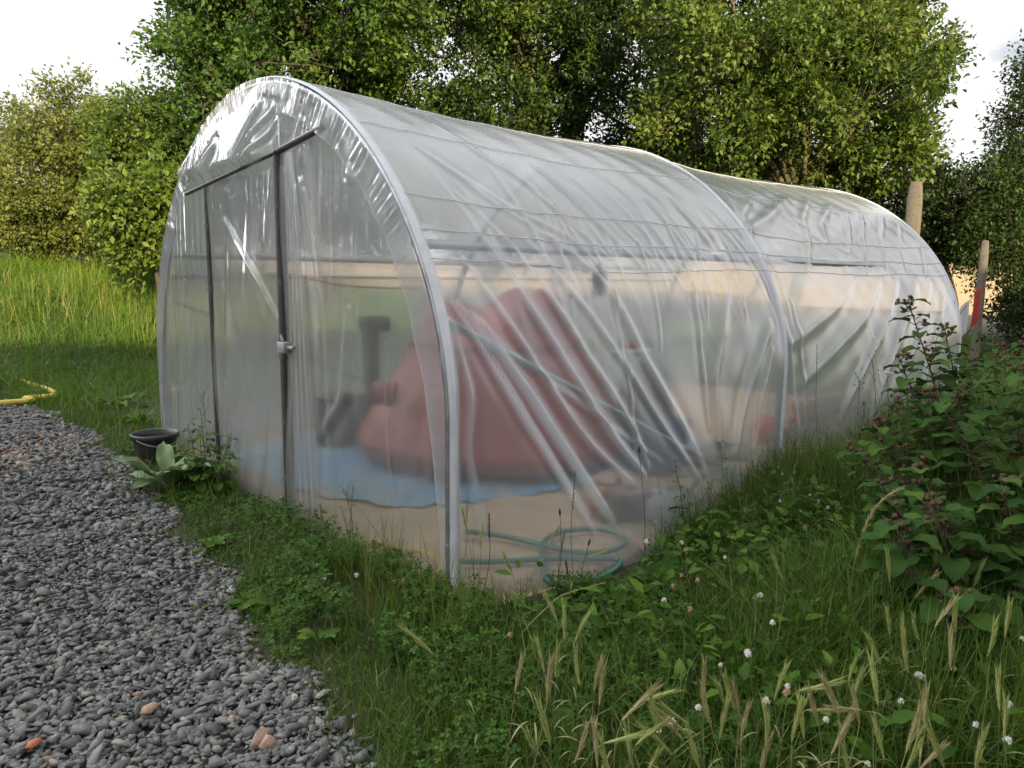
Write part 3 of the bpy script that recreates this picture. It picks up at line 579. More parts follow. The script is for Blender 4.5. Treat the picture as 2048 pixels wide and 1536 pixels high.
# rolled sacking bundles / pale logs
labs = ['pale log at the bottom front of the far pile', 'pale log at the bottom back of the far pile', 'pale log in the middle of the far pile', 'pale log second from the top of the far pile', 'thick pale log lying on top of the far pile', 'pale log leaning on the near end of the pile']
for k, (pa, pb_, z) in enumerate([((1580, 900), (1740, 905), .07), ((1590, 890), (1755, 890), .10), ((1585, 885), (1750, 885), .16), ((1600, 872), (1745, 878), .22), ((1595, 856), (1725, 862), .28), ((1650, 895), (1770, 905), .05)]):
    a = P(*pa, 6.0); b = P(*pb_, 6.9); a[2] = b[2] = z; a[1] = max(a[1], -1.5); b[1] = max(b[1], -1.55)
    q = np.linspace(a, b, 9); q[:, 2] += .008*np.sin(np.arange(9)*1.3+k); mb = MB(); tube(mb, q, .055+.012*(k == 4), 12, a=.75+.25*rng.random())
    t = tag(mb.build('log', M['wood']), labs[k], 'log', 'pale logs stacked at the far end of the tunnel')
for k, (px, py, lb) in enumerate([(1420, 905, 'flat pale board lying on the floor beyond the blue tub'), (1460, 893, 'second pale board behind the first beyond the tub')]):
    c_ = G(px, py, .04); mb = MB(); box(mb, c_, (.7, .2, .03), .2+k*.4, .95); tag(mb.build('board', M['wood']), lb, 'board', 'bricks and timber piled inside the tunnel')
# hoses
def hose(name, pts, r, m, label, z=.035, n=90):
    q = smooth_line(pts, n); 
    for _ in range(8): q[1:-1] = (q[:-2]+q[1:-1]+q[2:])/3
    mb = MB(); tube(mb, q, r, 10); return tag(mb.build(name, M[m]), label, 'hose')
hg = lambda L_, z=.035: [np.array([*G(a, b, z)[:2], z+.012*(i % 3 == 0)]) for i, (a, b) in enumerate(L_)]
hose('garden_hose', hg([(930,1068),(980,1066),(1030,1076),(1080,1092),(1130,1106),(1190,1112),(1240,1106),(1262,1088),(1255,1066),(1215,1060),(1150,1056),(1110,1064),(1082,1085),(1078,1110),(1090,1135),(1080,1160),(1082,1176),(1120,1180),(1180,1168),(1225,1146),(1250,1130),(1255,1112),(1230,1116),(1180,1122),(1100,1118),(1030,1124),(960,1126),(915,1128)]), .013, 'green_hose', 'dark green garden hose looped on the floor behind the near corner')
hose('garden_hose', [P(1350, 1030, 4.0), P(1395, 960, 4.1), P(1440, 935, 4.3), P(1480, 960, 4.2), P(1500, 990, 4.2)], .012, 'green_hose', 'green hose end hanging in a hoop beyond the pale pot')
hose('garden_hose', hg([(700,1086),(740,1088),(800,1098),(850,1108),(885,1130),(870,1160),(820,1170),(780,1160)]), .012, 'ochre_hose', 'ochre yellow hose curling behind the gable film')
hose('garden_hose', [np.array([*G(a, b, z_)[:2], z_]) for a, b, z_ in [(-60, 812, .05), (0, 806, .05), (60, 802, .05), (85, 798, .06), (35, 799, .06), (50, 795, .06), (100, 794, .06), (114, 788, .05), (100, 780, .05), (60, 768, .05), (30, 756, .05), (8, 745, .08)]], .028, 'yellow_hose', 'bright yellow hose lying at the gravel edge on the far left')
q = [CAM + ray(a, b)*((1.55-CAM[1])/ray(a, b)[1]) for a, b in [(540, 548), (600, 552), (680, 572), (780, 577), (850, 576)]]; mb = MB(); tube(mb, smooth_line(q, 20), .009, 6); tag(mb.build('rope', M['red_rope']), 'thin red rope slung along the inside of the tunnel', 'rope')

# ------------------------------------------------------------------ bucket
bc = G(313, 930); bc[2] = 0; db = depth_of(bc); br = 43/FOC*db
t = thing('bucket', bc, 'dirty black builder bucket standing at the left foot of the tunnel', 'bucket')
bh = .225; mb = MB(); lathe(mb, [(0, .004), (br*.72, .004), (br*.74, .01), (br*.94, bh-.03), (br*.96, bh), (br*.92, bh), (br*.88, bh-.03), (br*.70, .1), (0, .1)], bc, 40); mb.build('bucket_body', M['black'], t)
mb = MB(); lathe(mb, [(br*.95, bh-.035), (br*1.04, bh-.03), (br*1.05, bh), (br*1.0, bh+.006), (br*.93, bh)], bc, 40); mb.build('rim', M['black'], t)
mb = MB(); tube(mb, [bc+np.array([br*1.03*cos(a), br*1.03*sin(a), bh-.02-.05*sin((a-3.6)/2.4*pi)]) for a in np.linspace(3.6, 6.0, 16)], .004, 6); mb.build('bail_handle', M['clip'], t)

# ------------------------------------------------------------------ posts, washing line
def post(px, ytop, depth, w_, label, m='post', lean=0):
    tpz = P(px, ytop, depth); gz = float(terrain(tpz[0], tpz[1])); b_ = np.array([tpz[0], tpz[1], gz-.1]); h = tpz[2]-b_[2]
    mb = MB(); k = 14; f = np.linspace(0, 1, k); sq = []
    for i, v_ in enumerate(f):
        s_ = w_/2*(1.06-.08*v_)*(1 if i < k-1 else .75); c_ = b_+np.array([lean*v_+.003*sin(i*1.7), .003*cos(i*2.1), h*v_])
        a_ = .2; cs = [(1, .8), (.8, 1), (-.8, 1), (-1, .8), (-1, -.8), (-.8, -1), (.8, -1), (1, -.8)]
        sq.append([c_+np.array([s_*(x*cos(a_)-y*sin(a_)), s_*(x*sin(a_)+y*cos(a_)), 0]) for x, y in cs])
    V = np.array(sq); V = np.concatenate([V, V[:, :1]], 1); grid(mb, V); mb.add(np.vstack([V[-1, :8], b_+np.array([lean, 0, h+.012])]), [[i, (i+1) % 8, 8] for i in range(8)])
    return mb.build('wooden_post', M[m], smooth=False), tpz
_o, p1 = post(1833, 364, 9.2, .165, ''); tag(_o, 'tall thick weathered post rising behind the tunnel roof', 'post', 'washing line posts')
_o, p2 = post(1972, 482, 10.6, .11, '', lean=-.03); tag(_o, 'shorter slim post with the washing line and red cloth', 'post', 'washing line posts')
hA = P(1962, 572, 10.5); hB = P(1900, 655, 10.0); hC = P(1780, 640, 9.6)
mb = MB(); tube(mb, smooth_line([hA+(.1, .02, .02), hB, hC, p1-(0, 0, .9)], 30), .006, 5); tag(mb.build('washing_line', M['rail']), 'thin washing line sagging from the slim post behind the tunnel', 'washing line')
def cloth(name, a, b, drop, m, label, sk=.0, wav=6):
    a = np.array(a); b = np.array(b); UU, VV = np.meshgrid(np.linspace(0, 1, 16), np.linspace(0, 1, 20), indexing='ij'); nrm = norm(np.cross(b-a, (0, 0, 1)))
    V = a+(b-a)*UU[..., None] + np.array([0, 0, -1])*(drop*VV*(1+.12*np.sin(UU*5+1)))[..., None] + nrm*(.02*np.sin(UU*wav*2+VV*2)*(.3+VV))[..., None] + (b-a)*(sk*VV*(.5-UU))[..., None]
    mb = MB(); grid(mb, V); o = mb.build(name, m, smooth=True); md = o.modifiers.new('s', 'SOLIDIFY'); md.thickness = .003; return tag(o, label, 'laundry', 'laundry on the washing line')
cloth('hung_cloth', P(1950, 582, 10.3), P(1964, 574, 10.4), .5, M['red_cloth'], 'bright red cloth pegged next to the slim post', -.7, 5)
cloth('hung_cloth', P(1922, 612, 10.2), P(1938, 600, 10.3), .50, M['white_cloth'], 'white cloth pegged next to the red cloth', -.2, 4)
cloth('hung_cloth', P(1904, 634, 10.1), P(1922, 614, 10.2), .5, M['white_cloth'], 'longer white cloth pegged nearest the tunnel', -.2, 4)

# ------------------------------------------------------------------ low wall on the far left and added shade building behind the viewer
mb = MB(); a = P(-420, 500, 21); b = P(420, 505, 22.5)
for k in range(14):
    f0, f1 = k/14, (k+1)/14; c0 = a+(b-a)*(f0+f1)/2; z0 = float(terrain(c0[0], c0[1]))-.2; L_ = np.linalg.norm((b-a)[:2])/14
    box(mb, (c0[0], c0[1], (z0+c0[2]+.16)/2), (L_*.985, .2, c0[2]+.16-z0), math.atan2((b-a)[1], (b-a)[0]), bev=.05)
tag(mb.build('block_wall', M['concrete']), 'low grey block wall beyond the long grass at far left', 'wall')
# unseen long house added behind the camera so its shadow covers the yard
sd = SUN_DIR; pn = np.array([-sd[1], sd[0]])
if pn[0] < 0: pn = -pn
def hp(u, v, z): q = sd*v+pn*u; return (q[0], q[1], z)
yaw_h = math.atan2(pn[1], pn[0]); Hh = 4.35
M['render'] = mat('rendered_wall', (.22, .20, .17), .9, noise=(2, (.15, .13, .11), .6)); M['slates'] = mat('roof_slates', (.09, .09, .10), .8, noise=(8, (.05, .05, .055), .7)); M['glass'] = mat('window_glass', (.02, .025, .03), .08)
hs_ = thing('shade_house', hp(5, 13, 0), 'unseen long low house with slate roof, added behind the viewer to shade the yard', 'house')
mb = MB(); box(mb, hp(4, 14.5, Hh/2-.2), (36, 6, Hh+.4), yaw_h, bev=.005); mb.build('wall', M['render'], hs_)
mb = MB(); A_ = [hp(-14.5, 11.2, Hh), hp(22.5, 11.2, Hh), hp(22.5, 17.8, Hh), hp(-14.5, 17.8, Hh), hp(-14.5, 14.5, Hh+1.5), hp(22.5, 14.5, Hh+1.5)]
mb.add(A_, [[0, 1, 5, 4], [2, 3, 4, 5], [0, 3, 2, 1]]); mb.add(A_, [[0, 4, 3], [1, 2, 5]]); mb.build('roof', M['slates'], hs_, smooth=False)
for u in (-11, -6, 1, 8, 14, 19):
    mb = MB(); box(mb, hp(u, 11.49, 1.5), (1.1, .06, 1.2), yaw_h); f_ = mb.build('window', M['pvc'], hs_); mb = MB(); box(mb, hp(u, 11.455, 1.5), (.95, .02, 1.05), yaw_h); mb.build('pane', M['glass'], f_)
mb = MB(); box(mb, hp(4.5, 11.48, 1.05), (1.0, .08, 2.1), yaw_h); mb.build('door', M['post'], hs_)

# ------------------------------------------------------------------ trees
LT_T = np.array([(0, 0, 0), (.35, .5, .06), (.35, -.5, .06), (.72, .36, .0), (.72, -.36, .0), (1, 0, -.12), (.35, 0, -.04), (.72, 0, -.06)])
LT_F = np.array([(0, 6, 1, 1), (0, 2, 6, 6)]) ; 
LF = np.array([(0, 6, 1), (0, 2, 6), (1, 6, 7), (1, 7, 3), (6, 2, 4), (6, 4, 7), (3, 7, 5), (7, 4, 5)])
L4T = np.array([(0, 0, 0), (.45, .5, .10), (1, 0, -.05), (.45, -.5, .10)]); L4F = np.array([(0, 2, 1), (0, 3, 2)])
def leaves_at(mb, O, D, ln, wd, vcol, full=False, r=rng):
    n = len(O); up = norm(np.array([0, 0, 1.])+r.normal(size=(n, 3))*.55)
    A_, B_, C_ = frames(D, up); inst(mb, LT_T if full else L4T, LF if full else L4F, O, A_, B_, C_, ln, wd, ln, vcol)
def tree(name, label, cat, base, blobs, leafsz, per, mleaf, mbark, seed, group=None, trunk_r=.12, drop=.0, spread=.5, clumpr=(.35, .62), toplight=.25):
    r = np.random.default_rng(seed); base = np.array(base, float); base[2] = float(terrain(base[0], base[1]))-.05
    t = thing(name, base, label, cat, group); tm = MB(); cm = MB()
    cs = np.array([b_[0] for b_ in blobs]); top = cs[cs[:, 2].argmax()].copy(); tc_ = cs.mean(0)
    tpts = smooth_line([base, base+(tc_-base)*.35+r.normal(size=3)*.08, base+(tc_-base)*.8+r.normal(size=3)*.15, top], 16); tube(tm, tpts, np.linspace(trunk_r, trunk_r*.22, 16), 9)
    for (c, rad, ncl) in blobs:
        c = np.array(c, float); rad = np.array(rad, float); j = min(int(len(tpts)*.45)+r.integers(0, 4), 15)
        ncl = int(ncl*1.25); d = norm(r.normal(size=(ncl, 3))); rr_ = r.uniform(.25, 1, ncl)**.45; lump = 1+.30*noise3(d, 2.3, seed+3); cc = c+d*rad*(rr_*lump)[:, None]; ms = cc[r.integers(0, ncl, max(3, ncl//6))]; kk_ = ((cc[:, None]-ms[None])**2).sum(2).argmin(1); cc = ms[kk_]+(cc-ms[kk_])*.70; mtone = r.normal(0, .10, len(ms))[kk_]; keep = terrain(cc[:, 0], cc[:, 1])+.25 < cc[:, 2]; mtone = mtone[keep]
        gz = terrain(cc[:, 0], cc[:, 1]); cc = cc[cc[:, 2] > gz+.25]
        hub = tpts[r.integers(5, 15)]; nh = 5; hubs = c + norm(r.normal(size=(nh, 3)))*rad*.45
        for h_ in hubs:
            q = smooth_line([hub, (hub+h_)/2+r.normal(size=3)*.18, h_], 8); tube(tm, q, np.linspace(trunk_r*.42, trunk_r*.2, 8), 6, cap=False)
        for ci, tone in zip(cc, mtone):
            h_ = hubs[((hubs-ci)**2).sum(1).argmin()]; q = smooth_line([h_, (h_+ci)/2+r.normal(size=3)*.12, ci], 6); tube(tm, q, np.linspace(trunk_r*.17, .008, 6), 4, cap=False)
            outd = norm(ci-c); ntw = 9; tw = norm(r.normal(size=(ntw, 3))+outd*.8+(0, 0, .15)); R_ = r.uniform(*clumpr)
            for w_ in tw[:6]: tube(tm, [ci, ci+w_*R_*.5+(0, 0, -.01), ci+w_*R_], [.008, .005, .003], 3, cap=False)
            if r.random() < drop: continue
            n = int(per*1.35*r.uniform(.5, 1.5)*(R_/.5)**2); ti = r.integers(0, ntw, n); f = r.uniform(.15, 1.05, n)**.8
            O = ci + tw[ti]*(R_*f)[:, None] + r.normal(size=(n, 3))*R_*.16
            D = norm(tw[ti]*.7+r.normal(size=(n, 3))*.7+(0, 0, -.15)); s_ = leafsz*r.uniform(.6, 1.25, n)
            base_v = r.normal(.46+tone, .14); v_ = np.clip(base_v+r.normal(0, .16, n), 0, 1)
            leaves_at(cm, O, D, s_, s_*.58, v_, False, r)
    tm.build('trunk', mbark, t); cm.build('crown', mleaf, t); return t
def T(px, py, d): return P(px, py, d)
def rad(pxr, d, k=1.0, kz=None): a = pxr/FOC*d; return (a, a, a*(kz or k))
def base_under(px, d): q = P(px, 600, d); return (q[0], q[1], 0)
G_T = 'trees behind the tunnel'
tree('leafy_tree', 'big leafy tree behind the left half of the tunnel roof', 'tree', base_under(640, 14), [(T(620, 60, 14), rad(270, 14, 1), 150), (T(800, -60, 14), rad(260, 14), 110), (T(480, 190, 13.5), rad(150, 13.5), 45), (T(760, 300, 14.5), rad(190, 14, .7), 55), (T(520, -120, 14), rad(220, 14), 60), (T(440, 90, 14), rad(95, 14), 18)], .108, 155, M['leaf_tree'], M['bark'], 11, G_T, .16)
tree('leafy_tree', 'leafy tree, leaves darkened as crown shade, with sky gaps behind the tunnel ridge', 'tree', base_under(1120, 15.5), [(T(1080, 20, 15.5), rad(260, 15), 95), (T(1020, 260, 15.5), rad(200, 15, .6), 60), (T(1230, 210, 15), rad(170, 15), 42), (T(1250, -60, 15), rad(220, 15), 55), (T(960, -120, 15), rad(200, 15), 60)], .108, 125, M['leaf_mid_shade'], M['bark'], 12, G_T, .15)
tree('leafy_tree', 'pale leafed tree behind the far hoop with bare twiggy limbs', 'tree', base_under(1560, 12.5), [(T(1500, 60, 12.5), rad(250, 12.5), 130), (T(1640, 190, 12.3), rad(190, 12.3), 90), (T(1420, 230, 12.6), rad(170, 12.6), 60), (T(1720, 40, 12.6), rad(130, 12), 45), (T(1790, 130, 12.8), rad(90, 12), 16), (T(1600, -120, 12.5), rad(200, 12), 60), (T(1760, 300, 12.8), rad(110, 12), 32)], .10, 140, M['leaf_tree2'], M['bark_moss'], 13, G_T, .13)
tree('hedge_shrub', 'olive green rounded shrub at the far left edge', 'shrub', base_under(100, 17), [(T(60, 385, 17), rad(130, 17), 90), (T(-120, 420, 17), rad(130, 17), 50), (T(-20, 450, 17), rad(110, 17, .4), 30), (T(60, 270, 17), rad(70, 17), 16)], .10, 130, M['leaf_shrub'], M['bark'], 14, 'shrubs on the bank', .10)
tree('hedge_shrub', 'olive shrub on thin dark stems above the long grass', 'shrub', base_under(185, 16.5), [(T(200, 330, 16.5), rad(110, 16.5), 60), (T(180, 430, 16), rad(90, 16, .6), 35), (T(150, 250, 16.5), rad(70, 16), 16), (T(230, 240, 16), rad(60, 16), 12), (T(60, 460, 16.5), rad(110, 16, .4), 30), (T(250, 470, 15.5), rad(80, 16, .4), 22)], .10, 130, M['leaf_shrub'], M['bark'], 15, 'shrubs on the bank', .09)
tree('hedge_shrub', 'mid green bushy shrub left of the gable arch', 'shrub', base_under(330, 15), [(T(350, 290, 15), rad(95, 15), 45), (T(360, 360, 15), rad(130, 15), 60), (T(262, 250, 15), rad(36, 15), 6), (T(420, 330, 15), rad(110, 15), 30)], .105, 120, M['leaf_tree2'], M['bark'], 16, 'shrubs on the bank', .10)
tree('hedge_shrub', 'bright green broad leafed bush close to the left of the hoop', 'shrub', base_under(305, 12), [(T(285, 420, 12), rad(70, 12), 26), (T(320, 480, 12), rad(60, 12, .6), 14), (T(340, 400, 12.3), rad(70, 12), 18)], .115, 120, M['leaf_bright'], M['bark'], 17, 'shrubs on the bank', .05)
tree('hedge_shrub', 'dark understorey shrub behind the tunnel doorway', 'shrub', base_under(620, 15.5), [(T(560, 400, 15.5), rad(150, 15, .7), 45), (T(760, 420, 15.5), rad(150, 15, .6), 40)], .11, 110, M['leaf_dark'], M['bark'], 18, 'understorey shrubs', .08)
tree('hedge_shrub', 'dark understorey shrub behind the first bay', 'shrub', base_under(1040, 15.5), [(T(980, 420, 15.5), rad(150, 15, .6), 45), (T(1180, 400, 15.5), rad(150, 15, .7), 45)], .11, 110, M['leaf_dark'], M['bark'], 19, 'understorey shrubs', .08)
tree('hedge_shrub', 'dark understorey shrub behind the second bay', 'shrub', base_under(1480, 14.5), [(T(1400, 410, 14.5), rad(150, 14, .65), 45), (T(1600, 420, 14.5), rad(140, 14, .65), 45), (T(1760, 430, 14), rad(110, 14, .8), 40)], .10, 110, M['leaf_dark'], M['bark'], 20, 'understorey shrubs', .08)
tree('dark_tree', 'tall dark tree at the right edge of the picture', 'tree', base_under(2110, 14), [(T(2110, 330, 14), rad(120, 14, 1.6), 90), (T(2060, 420, 14), rad(110, 14), 50), (T(2150, 150, 14), rad(90, 14), 30), (T(2120, 620, 13.5), rad(110, 13), 40)], .085, 120, M['leaf_dark'], M['bark'], 21, None, .11)
tree('hedge_shrub', 'dark understorey shrub under the pale leafed tree', 'shrub', base_under(1300, 15), [(T(1290, 380, 15), rad(150, 15, .7), 50)], .11, 120, M['leaf_dark'], M['bark'], 29, 'understorey shrubs', .08)
tree('hedge_shrub', 'dark hedge bush behind the washing line', 'shrub', base_under(1910, 13.5), [(T(1900, 440, 13.5), rad(90, 13.5), 46), (T(1990, 420, 13.5), rad(80, 13.5), 36), (T(1960, 500, 13.5), rad(110, 13.5, .5), 36), (T(1850, 400, 13.5), rad(60, 13), 14)], .085, 115, M['leaf_dark'], M['bark'], 22, None, .07)
tree('hedge_shrub', 'low dark bush under the golden field strip at right', 'shrub', base_under(2010, 12.5), [(T(2010, 690, 12.5), rad(80, 12.5, .5), 30), (T(2070, 650, 12.5), rad(60, 12.5, .7), 18), (T(1930, 700, 12.5), rad(70, 12.5, .4), 16)], .085, 110, M['leaf_dark'], M['bark'], 23, None, .04)
# unseen hedge added outside the frame at left for the gable film to mirror
for k in range(4):
    q = np.array([(-3.9, 15.6), (-6.6, 14.0), (-9.2, 11.6), (-11.0, 8.4)][3-k]); tree('reflection_shrub', ['unseen shrub added for the gable reflection, nearest the house', 'unseen shrub added for the gable reflection, second from the house', 'unseen shrub added for the gable reflection, third from the house', 'unseen shrub added for the gable reflection, farthest from the house'][k], 'shrub', (q[0], q[1], 0), [(np.array([q[0], q[1], 3.6]), (2.1, 2.1, 2.8), 100), (np.array([q[0], q[1], 1.6]), (2.0, 2.0, 1.6), 40)], .22, 110, M['leaf_dark'], M['bark'], 31+k, 'unseen shrubs added for the gable reflection', .1)
print('TREES DONE')

# ------------------------------------------------------------------ gravel
import bmesh
def stone_templates(k=8):
    out = []
    for i in range(k):
        r = np.random.default_rng(100+i); bm = bmesh.new(); q = norm(r.normal(size=(10, 3)))*r.uniform(.8, 1.0, (10, 1))
        for a in q: bm.verts.new(a)
        bmesh.ops.convex_hull(bm, input=bm.verts); lo = [v for v in bm.verts if not v.link_faces]; [bm.verts.remove(v) for v in lo]
        bmesh.ops.triangulate(bm, faces=bm.faces[:]); bm.verts.index_update()
        out.append((np.array([v.co[:] for v in bm.verts]), np.array([[v.index for v in f.verts] for f in bm.faces]))); bm.free()
    return out
ST = stone_templates()
mb = MB(); pts = []; szs = []
def scatter(n, x0, x1, y0, y1): return np.stack([rng.uniform(x0, x1, n), rng.uniform(y0, y1, n)], -1)
def visible(p, pad=120, z=0.0):
    q = PX(np.concatenate([p, np.full((len(p), 1), z)], 1)); d = (np.concatenate([p, np.full((len(p), 1), z)], 1)-CAM)@fw
    return (d > .2) & (q[:, 0] > -pad) & (q[:, 0] < 2048+pad) & (q[:, 1] < 1536+pad*1.5)
for (n, y0, y1, s0) in ((34000, -3.2, 1.0, .0085), (36000, -3.2, .2, .0160), (22000, -3.4, -1.0, .0150), (38000, .0, 3.2, .0185), (26000, 3.0, 6.3, .025)):
    p = scatter(n, -3.4, 1.0, y0, y1); k = is_gravel(p[:, 0]-.05*rng.random(n), p[:, 1]) & visible(p, 250)
    p = p[k]; pts.append(p); szs.append(np.exp(rng.normal(np.log(s0), .34, len(p))))
p = scatter(2500, -1, .0, -3, 4); e_ = p[:, 0]-edge_x(p[:, 1]); k = (e_ > 0) & (e_ < rng.exponential(.06, 2500)); pts.append(p[k]); szs.append(rng.uniform(.012, .022, k.sum()))
p = np.concatenate(pts); s_ = np.clip(np.concatenate(szs), .008, .045); n = len(p)
dnear = np.hypot(p[:, 0]-CAM[0], p[:, 1]-CAM[1])
vv = np.clip(rng.beta(1.5, 1.9, n)*.86, 0, .87); hot = rng.random(n); vv = np.where(hot > .98, rng.uniform(.88, .94, n), vv)
warm = np.exp(-(((p[:, 0]+.95)/.6)**2+((p[:, 1]-2.25)/.4)**2)); vv = np.where(hot > .995-.30*warm, rng.uniform(.92, 1, n), vv)
yawr = rng.uniform(0, 2*pi, n); tl = rng.normal(0, .38, (n, 2)); Cn = norm(np.stack([tl[:, 0], tl[:, 1], np.ones(n)], -1)); A_ = np.stack([np.cos(yawr), np.sin(yawr), 0*yawr], -1); A_ = norm(A_-Cn*(A_*Cn).sum(1, keepdims=True)); B_ = np.cross(Cn, A_)
O = np.stack([p[:, 0], p[:, 1], terrain(p[:, 0], p[:, 1])+s_*rng.uniform(-.05, .55, n)], -1); tix = rng.integers(0, len(ST), n)
for i, (Tv, Tf) in enumerate(ST):
    k = tix == i; inst(mb, Tv, Tf, O[k], A_[k], B_[k], Cn[k], s_[k]*rng.uniform(.9, 1.45, k.sum()), s_[k]*rng.uniform(.65, 1.0, k.sum()), s_[k]*rng.uniform(.28, .6, k.sum()), vv[k])
print('stones', n); tag(mb.build('gravel', M['stone'], smooth=False), 'grey slate gravel chips covering the yard', 'gravel', kind='stuff')
M['orange_stone'] = mat('orange_stone', (.50, .17, .06), .85, noise=(40, (.30, .12, .06), .6), bump=(60, .4)); M['tan_stone'] = mat('tan_stone', (.40, .27, .19), .85, noise=(40, (.28, .2, .16), .6), bump=(60, .4))
for px, py, sc, m, lb in ((68, 1492, .026, 'orange_stone', 'small orange brick chip near the bottom left corner'), (541, 1483, .036, 'tan_stone', 'reddish brown pebble at the gravel edge by the grass'), (518, 1476, .036, 'tan_stone', 'buff pebble touching the reddish brown pebble'), (300, 1423, .034, 'tan_stone', 'oval buff pebble in the near gravel')):
    mb = MB(); o_ = G(px, py, .02); Tv, Tf = ST[px % 8]; inst(mb, Tv, Tf, o_[None], *frames(np.array([[.8, .5, .1]])), [sc*1.2], [sc*.85], [sc*.7]); tag(mb.build('pebble', M[m], smooth=False), lb, 'pebble')

# ------------------------------------------------------------------ grass
def blades(mb, p, h, w_, v_, lean=.45, seg=3, droop=.5, r=rng):
    n = len(p); az = r.uniform(0, 2*pi, n); h = np.broadcast_to(h, (n,)); w_ = np.broadcast_to(w_, (n,)); ln = np.abs(r.normal(0, lean, n))
    dx, dy = np.cos(az), np.sin(az); fz = r.uniform(0, 2*pi, n); wx, wy = np.cos(fz), np.sin(fz); z0 = terrain(p[:, 0], p[:, 1])
    rows = []
    for k in range(seg+1):
        t = k/seg; o = ln*h*(t*.5+droop*t*t); z = h*(t-.35*np.minimum(ln, 1.3)*droop*t*t*1.2)
        c = np.stack([p[:, 0]+dx*o, p[:, 1]+dy*o, z0-.01+z], -1); ww = w_*(1-t**1.5)*.5+.0002
        rows += [c-np.stack([wx*ww, wy*ww, 0*ww], -1), c+np.stack([wx*ww, wy*ww, 0*ww], -1)]
    V = np.stack(rows, 1); k = 2*(seg+1); F = np.array([[2*i, 2*i+1, 2*i+3, 2*i+2] for i in range(seg)])
    FF = (F[None]+(np.arange(n)*k)[:, None, None]).reshape(-1, 4); mb.add(V.reshape(-1, 3), FF, np.repeat(np.broadcast_to(v_, (n,)), k))
def outside_tunnel(p, m=.0): return ~((p[:, 0] > -.03-m) & (p[:, 0] < XE+.05) & (p[:, 1] < 1.78+m) & (p[:, 1] > right_edge(np.clip(p[:, 0], 0, XE))-m+.02))
def patch(p, f=1.3, s=5): return noise3(np.concatenate([p, np.zeros((len(p), 1))], 1), f, s)
# short turf strip between the gravel and the gable
mb = MB(); p = scatter(60000, -1.3, .15, -3.4, 5.6); e_ = p[:, 0]-edge_x(p[:, 1]); k = (e_ > rng.normal(.02, .05, len(p))) & outside_tunnel(p) & visible(p); p = p[k]
tall = sstep(-.2, .9, patch(p, 3.1)); blades(mb, p, rng.uniform(.025, .07, len(p))*(1+1.0*tall), .0035, np.clip(rng.beta(2, 2, len(p))*.85+.1*tall, 0, 1), .6)
p = scatter(420, -.55, .0, -2.1, 1.2); p = p[outside_tunnel(p, .0)]; blades(mb, p, rng.uniform(.10, .26, len(p)), .004, rng.uniform(.3, .97, len(p)), .35, 4)
p = scatter(260, -.30, -.02, -2.1, -1.2); blades(mb, p, rng.uniform(.14, .36, len(p)), .0042, rng.uniform(.3, .97, len(p)), .35, 4)
tag(mb.build('turf', M['grass']), 'short green turf along the gravel edge', 'grass', kind='stuff')
# long grass on the right
mb = MB(); n = 110000; p = scatter(n, -1.0, 5.5, -4.2, -1.65); e_ = p[:, 0]-edge_x(p[:, 1]); k = (e_ > rng.normal(.03, .06, n)) & outside_tunnel(p, .03) & visible(p, 60) & (rng.random(n) < (.35+.65*np.exp(-np.hypot(p[:, 0], p[:, 1]+3)/3))*(1-.5*np.exp(-(((p[:, 0]-1.2)/.8)**2+((p[:, 1]+2.45)/.4)**2)))); p = p[k]
pn_ = patch(p, 2.2, 9); far_ = sstep(1.2, 2.6, p[:, 0]); h = rng.uniform(.08, .27, len(p))*(1+.6*pn_)*(1+1.5*far_)*(1-.45*np.exp(-(((p[:, 0]-1.2)/.8)**2+((p[:, 1]+2.45)/.45)**2)))*(.75+.5*sstep(-2.2, -3.0, p[:, 1])); h = h*(.5+.5*sstep(-.75, -.1, p[:, 0]-.0))
bare = np.exp(-(((p[:, 0]-.55)/.35)**2+((p[:, 1]+2.08)/.16)**2)); kk = rng.random(len(p)) > bare*1.3
blades(mb, p[kk], h[kk], rng.uniform(.0032, .0068, kk.sum()), np.clip(rng.beta(2, 2.4, kk.sum())*.9+.5*(rng.random(kk.sum()) > .965)+.1*far_[kk], 0, 1), .55, 4, .7)
tag(mb.build('long_grass', M['grass']), 'long mixed grass in the right foreground', 'grass', kind='stuff')
# bank grass
mb = MB(); n = 120000; p = scatter(n, -14, 9, 4.9, 19); k = ~is_gravel(p[:, 0], p[:, 1]) & visible(p, 200, .8); p = p[k]; dd = np.hypot(p[:, 0]-CAM[0], p[:, 1]-CAM[1])
h = rng.uniform(.20, .48, len(p))*(1+.5*patch(p, .8, 3)+.45*patch(p, 2.6, 13))*sstep(5.0, 7.4, p[:, 1]+.2)*1.15+.10
blades(mb, p, h, rng.uniform(.008, .016, len(p)), np.clip(.33+.30*patch(p, 1.1, 4)+rng.normal(0, .17, len(p))+.15*sstep(8, 11, p[:, 1]), 0, .95), 1.1, 3, 1.1)
p = scatter(3600, -12, 4, 7.5, 13); k = patch(p, .6, 8) > -.1; p = p[k]; blades(mb, p, rng.uniform(.35, .6, len(p)), .010, rng.uniform(.9, 1, len(p)), .3, 3, .3)
# left of the tunnel and beyond it
p = scatter(14000, -.5, 9, 1.75, 6.5); k = outside_tunnel(p, .02) & ~is_gravel(p[:, 0], p[:, 1]); p = p[k]; blades(mb, p, rng.uniform(.10, .32, len(p))*(.6+.6*sstep(2.5, 5, p[:, 1])), .009, np.clip(rng.normal(.35, .2, len(p)), 0, 1), .7, 3, .8)
p = scatter(16000, 6.3, 14, -5, 6); blades(mb, p, rng.uniform(.10, .34, len(p)), .012, np.clip(rng.normal(.4, .2, len(p)), 0, 1), .7, 3, .8)
tag(mb.build('bank_grass', M['bank_grass']), 'tall sunlit grass covering the bank on the left', 'grass', kind='stuff')
